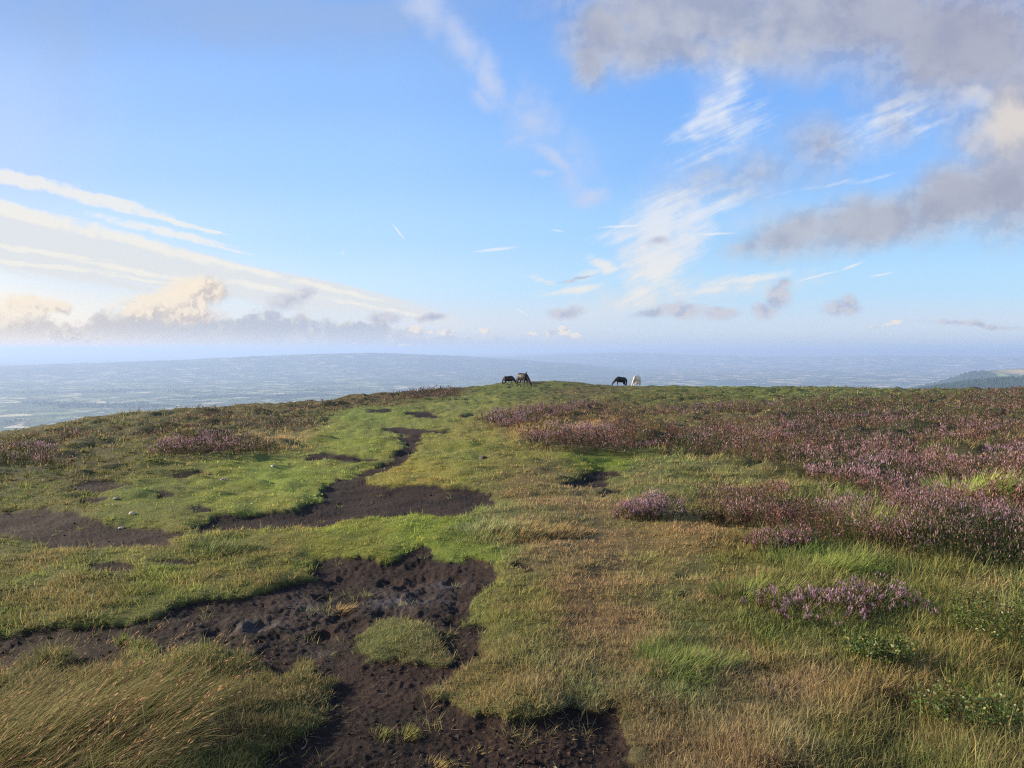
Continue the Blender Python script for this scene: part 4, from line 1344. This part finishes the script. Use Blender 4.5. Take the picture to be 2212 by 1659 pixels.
c0 = MIXC(nt, 1.0, sky.outputs[0], SKY_TINT, 'MULTIPLY')
# thin high cloud and damp air pale the blue, most of all to the left where the sun stands


def sky_ramp(stops):
    n = nt.nodes.new('ShaderNodeValToRGB'); e = n.color_ramp; e.interpolation = 'EASE'
    while len(e.elements) < len(stops): e.elements.new(.5)
    for el, (q, c) in zip(e.elements, stops): el.position = q / 8.0; el.color = rgb10(tuple(c)) + (1,)
    nt.links.new(MATH(nt, 'MULTIPLY', PY, .125), n.inputs[0])
    return n.outputs[0]


s_l = sky_ramp([(0, (222, 210, 198)), (.45, (236, 222, 204)), (1.0, (238, 226, 206)), (1.5, (222, 224, 222)), (2.4, (196, 216, 240)), (4.0, (162, 198, 250)), (5.5, (152, 192, 250)), (7.4, (128, 168, 226))])
s_c = sky_ramp([(0, (184, 200, 226)), (.5, (206, 214, 230)), (1.4, (190, 220, 246)), (2.5, (172, 212, 252)), (4.0, (156, 202, 252)), (5.5, (144, 190, 250)), (7.4, (130, 174, 238))])
s_r = sky_ramp([(0, (180, 202, 230)), (.5, (194, 212, 236)), (1.4, (172, 214, 246)), (2.5, (158, 207, 250)), (4.0, (136, 188, 250)), (5.5, (122, 178, 250)), (7.4, (104, 162, 242))])
ramp = MIXC(nt, RANGE(nt, PX, -11.0, -4.0, smooth=False), s_l, s_c)
ramp = MIXC(nt, RANGE(nt, PX, -2.5, 3.0, smooth=False), ramp, s_r)
col = MIXC(nt, .85, c0, ramp)

# high veil
f = field([(550, 40, 520, 110, -4, .8), (820, 30, 330, 75, 0, .8), (120, 60, 300, 240, 0, .5), (950, 110, 130, 40, -60, .3)], W_soft)
a = MATH(nt, 'MULTIPLY', RANGE(nt, MATH(nt, 'MULTIPLY_ADD', MATH(nt, 'SUBTRACT', n_big, .5), .9, f), 0, .8), .50)
col = MIXC(nt, a, col, rgb10((160, 184, 222)))
f = field([(0, 300, 330, 330, 0, .9), (200, 620, 700, 150, -6, .8)], P)
col = MIXC(nt, MATH(nt, 'MULTIPLY', RANGE(nt, f, 0, .9), .30), col, rgb10((205, 214, 236)))

# cirrus: a smooth drifting stream
soft = [(925, 20, 120, 60, -45, .8), (1000, 95, 130, 50, -55, .8), (1055, 165, 110, 42, -75, .85), (1040, 215, 50, 30, -30, .6), (1150, 260, 110, 90, -60, .6), (1130, 300, 70, 30, 20, .5), (1195, 340, 75, 26, -36, .9), (1175, 375, 40, 14, 10, .6),
        (1235, 390, 60, 50, -60, .6), (1275, 425, 58, 34, 10, .85), (1250, 340, 120, 60, -60, .4), (1900, 300, 170, 60, 18, .45), (1440, 430, 140, 90, 50, .55), (1430, 520, 160, 120, 60, .6), (1420, 640, 300, 60, 5, .6), (1640, 470, 160, 60, 10, .35), (1620, 620, 260, 40, 6, .5), (1330, 660, 200, 50, 5, .55), (1560, 330, 110, 50, 20, .35), (1560, 180, 150, 75, 68, .6), (1560, 270, 130, 50, 20, .5)]
f = field(soft, W_fine)
q = MATH(nt, 'MULTIPLY_ADD', MATH(nt, 'SUBTRACT', n_mid, .5), .8, f)
a = MATH(nt, 'MULTIPLY', RANGE(nt, q, -.05, .95), MATH(nt, 'MULTIPLY', RANGE(nt, f, -.3, .35), .80))
col = MIXC(nt, a, col, MIXC(nt, RANGE(nt, PY, .8, 3.2), rgb10((234, 230, 226)), rgb10((200, 212, 240))))
# and its feathered, brighter strands
feather = [(1605, 100, 90, 34, 74, .6), (1580, 165, 80, 44, 50, .6), (1550, 215, 95, 44, 24, .75), (1540, 262, 110, 36, 22, .8), (1500, 290, 70, 16, 14, .6), (1605, 285, 100, 26, 24, .6), (1625, 240, 75, 18, 26, .55), (1540, 325, 110, 30, 18, .45),
           (1430, 465, 150, 60, 25, .9), (1425, 535, 160, 100, 62, 1.1), (1480, 500, 140, 80, 55, 1.0), (1430, 585, 130, 60, 40, 1.0), (1350, 500, 120, 30, 12, .7), (1560, 440, 120, 40, 30, .6), (1390, 590, 60, 26, 30, .7), (1300, 572, 52, 22, -32, .95), (1270, 590, 50, 14, 20, .6), (1230, 628, 100, 16, 6, .9), (1180, 608, 60, 10, -20, .6),
           (1640, 600, 170, 14, 9, .75), (1540, 628, 150, 12, 6, .6), (1940, 225, 160, 20, 22, .55), (1920, 252, 170, 24, 20, .55), (1890, 300, 170, 40, 20, .45), (1990, 275, 130, 26, 28, .5), (1800, 400, 160, 8, 10, .65)]
f = field(feather, W_wisp)
q = MATH(nt, 'MULTIPLY_ADD', MATH(nt, 'SUBTRACT', n_cir, .5), 2.1, MATH(nt, 'MULTIPLY_ADD', MATH(nt, 'SUBTRACT', n_mid, .5), .8, f))
a = MATH(nt, 'MULTIPLY', RANGE(nt, q, .0, .95), MATH(nt, 'MULTIPLY', RANGE(nt, f, -.3, .45), .88))
col = MIXC(nt, a, col, MIXC(nt, RANGE(nt, PY, .8, 3.2), rgb10((246, 240, 230)), rgb10((226, 234, 246))))

# vapour trails on the left: veil, then the crisp streaks
veil = [(120, 535, 480, 78, -12, 1.1), (450, 590, 400, 46, -15, 1.2), (740, 640, 320, 30, -13, 1.1), (150, 565, 430, 56, -8, 1.0), (500, 610, 400, 40, -10, .9)]
f = field(veil, P)
q = MATH(nt, 'MULTIPLY_ADD', MATH(nt, 'SUBTRACT', n_str, .5), 1.5, f)
a = MATH(nt, 'MULTIPLY', RANGE(nt, q, -.3, .6), MATH(nt, 'MULTIPLY', RANGE(nt, f, -.02, .3), .90))
col = MIXC(nt, a, col, rgb10((228, 230, 231)))
trails = [(30, 386, 220, 20, -11, 1.2), (200, 428, 200, 18, -14, 1.2), (360, 474, 130, 8, -15), (450, 498, 70, 4, -13, .9),
          (60, 462, 240, 20, -15, 1.1), (300, 522, 240, 17, -16, 1.0), (520, 578, 170, 10, -15, 1.0), (720, 625, 150, 7, -13, .8), (350, 500, 200, 12, -13, .9), (500, 540, 60, 5, -13, .7),
          (60, 540, 200, 8, -8, 1.0), (300, 588, 230, 8, -11, .9), (100, 575, 200, 7, -6, .9), (330, 608, 160, 6, -8, .8), (560, 620, 240, 9, -9, .8), (800, 662, 160, 7, -11, .7)]
f = field(trails, warp(2.6, .13, 5))
q = MATH(nt, 'MULTIPLY_ADD', MATH(nt, 'SUBTRACT', n_str, .5), 1.1, MATH(nt, 'MULTIPLY_ADD', MATH(nt, 'SUBTRACT', n_mid, .5), 1.6, f))
a = MATH(nt, 'MULTIPLY', RANGE(nt, q, -.05, .65), MATH(nt, 'MULTIPLY', RANGE(nt, f, -.12, .25), .80))
col = MIXC(nt, a, col, rgb10((246, 242, 232)))
small = [(861, 501, 29, 3.4, -52), (1070, 539, 62, 5, 6), (1342, 489, 62, 4, 3), (1547, 505, 56, 3.6, 2), (1765, 597, 62, 3.2, 14), (1840, 575, 34, 4.5, 22), (1905, 593, 36, 3.2, 10), (1205, 498, 22, 3, -6, .7), (1125, 672, 24, 3, -28, .8), (740, 546, 10, 6, 30, .5)]
f = field(small, warp(3.0, .04, 2))
col = MIXC(nt, MATH(nt, 'MULTIPLY', RANGE(nt, f, 0, .8), .72), col, rgb10((238, 241, 245)))

# far bank along the level line and its lit tops
bank = [(60, 730, 320, 72), (330, 716, 340, 66), (560, 714, 280, 58), (760, 724, 250, 44), (930, 742, 210, 32), (1120, 745, 190, 28), (1230, 748, 100, 22), (300, 765, 700, 26), (900, 766, 500, 16)]
f = field(bank, W_fine)
q = MATH(nt, 'MULTIPLY_ADD', MATH(nt, 'SUBTRACT', n_bil, .6), .4, MATH(nt, 'MULTIPLY_ADD', MATH(nt, 'SUBTRACT', n_mid, .5), .7, f))
a = MATH(nt, 'MULTIPLY', RANGE(nt, q, .02, .34), MATH(nt, 'MULTIPLY', RANGE(nt, PX, -2.0, 3.0, .86, .45), RANGE(nt, PY, -.1, .55, .05, 1.0)))
bc = MIXC(nt, RANGE(nt, PX, -11.5, -4.5), rgb10((208, 198, 190)), rgb10((182, 190, 206)))
bc = MIXC(nt, RANGE(nt, PX, -4, 1.5), bc, rgb10((190, 206, 232)))
top = MATH(nt, 'MULTIPLY', RANGE(nt, q, .5, .10), MATH(nt, 'MULTIPLY', lit, .75))
bc = MIXC(nt, top, bc, rgb10((240, 230, 214)))
col = MIXC(nt, a, col, bc)
tops = [(900, 714, 26, 13), (935, 716, 22, 10), (970, 718, 26, 10), (1045, 716, 18, 8), (1150, 722, 26, 8), (1215, 714, 26, 15), (1190, 722, 22, 10), (1245, 726, 20, 10), (1905, 700, 62, 8, 9, .9), (1940, 692, 24, 9), (840, 722, 30, 8, 0, .8), (870, 745, 30, 6, 0, .6), (760, 742, 20, 6, 0, .6)]
f = field(tops, warp(3.2, .24, 5))
q = MATH(nt, 'MULTIPLY_ADD', MATH(nt, 'SUBTRACT', n_mid, .5), .8, f)
q = MATH(nt, 'MULTIPLY_ADD', MATH(nt, 'SUBTRACT', n_bil, .6), .6, q)
col = MIXC(nt, MATH(nt, 'MULTIPLY', RANGE(nt, q, 0, .35), .78), col, MIXC(nt, lit_b, rgb10((206, 208, 220)), rgb10((252, 238, 222))))

# warm heaps on the left
warm = [(410, 640, 115, 72), (452, 630, 70, 56), (335, 664, 140, 48), (390, 676, 150, 40), (50, 662, 120, 42), (-40, 680, 150, 50), (120, 668, 60, 22), (150, 722, 66, 28), (105, 742, 66, 18), (200, 736, 50, 16), (30, 760, 90, 12, 0, .8)]
f = field(warm, W_fine)
q = MATH(nt, 'MULTIPLY_ADD', MATH(nt, 'SUBTRACT', n_mid, .5), .45, MATH(nt, 'MULTIPLY_ADD', MATH(nt, 'SUBTRACT', n_bil, .6), .30, f))
sh = field([(505, 645, 60, 60), (300, 706, 260, 30), (480, 695, 120, 36)], W_fine)
wl = MATH(nt, 'MULTIPLY_ADD', lit_b, .45, MATH(nt, 'MULTIPLY_ADD', lit, .30, MATH(nt, 'MULTIPLY', sh, -.55)))
wc = MIXC(nt, RANGE(nt, wl, -.2, .75), rgb10((206, 196, 192)), rgb10((252, 237, 214)))
a = MATH(nt, 'MULTIPLY', RANGE(nt, q, .0, .52), RANGE(nt, PY, .0, .3, .25, .96))
col = MIXC(nt, a, col, wc)

# loose grey puffs
puffs = [(630, 650, 60, 34, 10, .7), (660, 640, 30, 22, 0, .7), (830, 686, 48, 15), (932, 686, 40, 12), (1222, 676, 54, 18, 6), (1410, 676, 60, 16, 8), (1470, 668, 76, 22), (1555, 672, 52, 18), (1655, 668, 42, 22), (1682, 640, 36, 44), (1692, 612, 22, 20), (1820, 664, 54, 26), (1835, 652, 26, 22), (1240, 603, 66, 5, 6, .8), (1420, 524, 30, 15, 0, .7), (2100, 702, 160, 8, -4, .7)]
f = field(puffs, W_fine)
q = MATH(nt, 'MULTIPLY_ADD', MATH(nt, 'SUBTRACT', n_mid, .5), 1.2, f)
col = MIXC(nt, MATH(nt, 'MULTIPLY', RANGE(nt, q, -.05, .7), .78), col, MIXC(nt, lit, rgb10((176, 182, 204)), rgb10((208, 204, 212))))

# big soft grey cloud
grey = [(1500, 10, 340, 120), (1300, 70, 110, 100), (1275, 130, 60, 70), (1420, 90, 170, 80), (1620, 90, 200, 70, 0, .7), (1800, 40, 430, 140), (2080, 90, 300, 190), (2220, 250, 190, 190), (2190, 400, 210, 125, 15), (2060, 425, 250, 95, 17), (1880, 478, 220, 78, 14), (1710, 512, 150, 60, 12, .9), (1620, 540, 70, 26, 10, .6),
        (1768, 322, 90, 76, 0, .5), (1640, 385, 190, 50, 6, .38), (1540, 380, 60, 40, 0, .3), (1950, 275, 60, 40, 0, .3), (2000, 160, 160, 80, 0, .7)]
f = field(grey, W_soft)
q = MATH(nt, 'MULTIPLY_ADD', MATH(nt, 'SUBTRACT', n_big, .5), .62, f)
a = MATH(nt, 'MULTIPLY', RANGE(nt, q, -.2, .70), .88)
gc = MIXC(nt, RANGE(nt, n_big, .36, .64), rgb10((162, 168, 188)), rgb10((190, 193, 204)))
gc = MIXC(nt, RANGE(nt, PX, 4.5, 10.0, 0, .5), gc, rgb10((168, 162, 172)))
gc = MIXC(nt, MATH(nt, 'MULTIPLY', lit, MATH(nt, 'MULTIPLY', RANGE(nt, q, .9, .1), .6)), gc, rgb10((212, 210, 212)))
lf = field([(2180, 262, 130, 76, 10), (2210, 250, 70, 60), (2100, 215, 60, 30)], W_soft)
gc = MIXC(nt, MATH(nt, 'MULTIPLY', RANGE(nt, MATH(nt, 'MULTIPLY_ADD', MATH(nt, 'SUBTRACT', n_mid, .5), .8, lf), .0, .8), .9), gc, rgb10((234, 222, 206)))
lf = field([(1320, 40, 120, 60)], W_soft)
gc = MIXC(nt, MATH(nt, 'MULTIPLY', RANGE(nt, lf, .0, .9), .5), gc, rgb10((196, 194, 196)))
col = MIXC(nt, a, col, gc)

# behind the camera the chart does not reach: broken cloud over plain sky
back = MIXC(nt, MATH(nt, 'MULTIPLY', RANGE(nt, NOISE(nt, tcd.outputs['Generated'], 2.4, 6, .56), .45, .7), .8), c0, rgb10((196, 200, 212)))
col = MIXC(nt, RANGE(nt, sx.outputs[1], .06, .30), back, col)
nt.links.new(col, bg.inputs['Color']); nt.links.new(bg.outputs[0], w_out.inputs['Surface'])

scene.view_settings.view_transform = 'Standard'; scene.view_settings.look = 'None'
scene.view_settings.exposure = EXPO; scene.view_settings.gamma = 1.0
scene.render.engine = 'CYCLES'
cy = scene.cycles
cy.max_bounces = 4; cy.diffuse_bounces = 3; cy.glossy_bounces = 1; cy.transmission_bounces = 3; cy.transparent_max_bounces = 8; cy.volume_bounces = 1
cy.use_denoising = False; cy.filter_width = 1.2; cy.denoising_prefilter = 'NONE'
try: cy.denoiser = 'OPENIMAGEDENOISE'; cy.denoising_input_passes = 'RGB_ALBEDO_NORMAL'
except Exception: pass
cy.sample_clamp_indirect = 6.0
world.cycles.sampling_method = 'MANUAL'; world.cycles.sample_map_resolution = 512

# ------------------------------------------------------------------ build it all
make_ground()
make_plain()
far_woods()
scatter_grass()
scatter_litter()
scatter_crumbs()
scatter_heather()

tussock('large wind-swept tussock of long tawny grass with reddish seed heads leaning over the near peat',
        poly=[(-380, 1560), (-100, 1500), (0, 1500), (120, 1478), (240, 1470), (330, 1462), (430, 1470), (470, 1500), (460, 1540), (420, 1600), (380, 1660), (300, 1760), (100, 1900), (-380, 1950)],
        L=.28, n=11000, rgb=(86, 88, 42), dry=.42, lean=.75, mound=.10, wind=1.3, width=.0036, seed_heads=420)
tussock('low round island of olive green turf ringed by bare peat', u=856, v=1374, rx=.33, ry=.33, L=.045, n=4600, rgb=(88, 88, 46), dry=.4, lean=.7, mound=.0, wind=.5)
tussock('bluish rush clump on the olive grass bank between two peat patches', u=478, v=1182, rx=.35, ry=.25, L=.15, n=700, rgb=(80, 94, 54), dry=.1, lean=.3)
tussock('grey-green tussock above the top edge of the trampled peat', u=1085, v=1150, rx=.5, ry=.4, L=.12, n=3600, rgb=(118, 126, 82), dry=.25, lean=.35)
tussock('pinkish dry tussock next to the grey-green one on the turf bank', u=1150, v=1150, rx=.5, ry=.35, L=.12, n=3200, rgb=(124, 104, 70), dry=.5, lean=.35)
tussock('tall green tussock among rusty heather near the lower edge of the heath', u=1875, v=1165, rx=.32, ry=.28, L=.36, n=2600, rgb=(94, 110, 48), dry=.12, lean=.4)
tussock('bright spiky tussock high in the heather at the frame edge', u=2110, v=1090, rx=.5, ry=.35, L=.42, n=3200, rgb=(108, 124, 58), dry=.15, lean=.4)
tussock('low green tussock in front of the pale-flowered dark heather bush', u=1790, v=1240, rx=.36, ry=.28, L=.17, n=2600, rgb=(90, 108, 46), dry=.1, lean=.5)
tussock('mossy green tussock beside the large pink heather bush', u=1650, v=1290, rx=.34, ry=.26, L=.15, n=2600, rgb=(92, 106, 52), dry=.12, lean=.5)
tussock('dark green tussock amid tawny grass below the pink heather bush', u=1480, v=1440, rx=.26, ry=.22, L=.14, n=2600, rgb=(84, 104, 48), dry=.12, lean=.45)
tussock('small yellow-green tuft alone on the near bare peat', u=878, v=1568, rx=.045, ry=.045, L=.07, n=220, rgb=(110, 112, 50), dry=.4, lean=.5, name='grass_tuft', group='small tufts on the peat')
tussock('thin olive tuft beside the yellow-green one on bare peat', u=822, v=1566, rx=.04, ry=.04, L=.055, n=150, rgb=(100, 100, 46), dry=.35, lean=.5, name='grass_tuft', group='small tufts on the peat')
tussock('ragged straw-coloured tuft lowest on the bare peat', u=940, v=1632, rx=.09, ry=.06, L=.06, n=420, rgb=(150, 130, 70), dry=.7, lean=.8, name='grass_tuft', group='small tufts on the peat')
tussock('flat mat of straw tuft between the near peat and the turf edge', u=1020, v=1594, rx=.10, ry=.03, L=.05, n=320, rgb=(152, 136, 80), dry=.7, lean=.9, name='grass_tuft', group='small tufts on the peat')
tussock('dead straw clump sitting on the trampled muddy peat', u=735, v=1288, rx=.09, ry=.06, L=.10, n=260, rgb=(160, 130, 88), dry=.95, lean=.8, name='grass_tuft', group='small tufts on the peat')

heather_bush(1398, 1122, .30, .27, .27, 190, .5, .08, 'round purple heather bush standing alone on tawny grass', size=.02, cards=26)
heather_bush(1765, 1326, .44, .28, .15, 130, .5, .05, 'large pink-flowered heather bush spreading in long grass nearest the camera', size=.018, cards=26)
heather_bush(1890, 1318, .34, .26, .14, 80, .42, .15, 'sparse pink heather bush adjoining the large near one', size=.018, cards=26)
heather_bush(1675, 1188, .27, .24, .20, 150, .30, .4, 'dark heather bush with few pale flowers above green tussocks', size=.02, cards=28, brown=.7)
heather_bush(1690, 1128, .22, .2, .2, 110, .4, .1, 'small dark heather bush with a purple top behind the pale-flowered one', size=.022, cards=24)
heather_bush(1570, 1132, .34, .26, .17, 130, .05, .6, 'flowerless dark heather bush at the edge of the tawny grass', size=.024, cards=24)
bilberry(2170, 1380, .26, .24, 120, 'yellow-green bilberry bush tallest in the long grass')
bilberry(2080, 1560, .18, .16, 110, 'low bilberry bush deep in the nearest long grass')
bilberry(1900, 1430, .15, .12, 110, 'small bilberry bush below the sparse pink heather')

MS, MC = stone_mat(), clod_mat()
for (u, v, s, lb) in ((286, 1118, .04, 'pale stone half sunk in turf between dark peat patches'), (262, 1134, .03, 'small flat pale stone on the peat below the larger stone'), (250, 1088, .03, 'pale stone by the green turf above the peat'),
                      (272, 1071, .03, 'grey stone near the bare hollow on the slope'), (482, 1036, .045, 'flat pale stone on the bright turf'), (590, 1010, .04, 'grey stone under the dark heather edge'), (545, 1090, .025, 'tiny pale stone at the turf edge by the path'),
                      (1124, 838, .14, 'white stone on the grass beside the dark bay pony')):
    lump('stone', u, v, s, MS, lb, 'stone', 'pale stones on the moor')
lump('dung_clod', 1043, 993, .07, MC, 'dark dung clod on the light green turf', 'dung', 'dung clods on the turf', .6)
lump('dung_clod', 1099, 842, .18, MC, 'dark dung clod below the brown pony', 'dung', 'dung clods on the turf', .6)
for (u, v, L, r, a, rgb, lb) in ((1215, 1640, .05, .004, 2.2, (190, 172, 140), 'short pale root curl on the near peat'), (1135, 1655, .09, .003, .2, (150, 130, 104), 'thin pale stick low on the near peat'), (650, 1600, .10, .003, 1.2, (140, 112, 84), 'bent brown stick beside the near turf'),
                                 (620, 1292, .14, .004, .1, (150, 126, 98), 'straight pale stick on the muddy peat'), (2095, 1600, .16, .004, 2.6, (180, 168, 148), 'bleached dead heather twig in the nearest grass'), (245, 1098, .14, .006, 2.3, (176, 164, 144), 'bleached twig on the dark peat by the stones'),
                                 (790, 1078, .22, .006, 1.0, (120, 100, 82), 'dark stick on the middle peat')):
    twig('twig', u, v, L, r, a, rgb, lb, 'twig', 'twigs lying on the moor')

eye = coat('pony_eye', (14, 10, 8), .1, .15)
pony(1100, 834, R(8), 1.1, (coat('brown_coat', (50, 33, 27)), coat('brown_mane', (26, 20, 20)), eye), 'brown pony seen side-on, its head hidden behind the dark bay pony', 0.0, (.06, -.08, .05, -.06))
pony(1129, 839.5, R(-46), 1.2, (coat('bay_coat', (36, 28, 28)), coat('bay_mane', (20, 17, 19)), eye), 'dark bay pony grazing towards us with a tuft of mane raised', .25, (.05, -.10, .08, -.05), True)
pony(1339, 837, R(190), 1.2, (coat('black_coat', (24, 23, 30)), coat('black_mane', (13, 12, 16)), eye), 'black pony grazing head down beside the cream pony', -.1, (.06, -.10, -.06, .07))
pony(1375, 837, R(236), 1.32, (coat('cream_coat', (212, 192, 164), .08), coat('cream_mane', (176, 146, 116), .1), eye), 'cream pony grazing on the skyline beside the black pony', -.2, (-.10, .08, .12, -.12))

make_haze(HAZE_DENSITY, HAZE_COLOR, HAZE_ANISO)
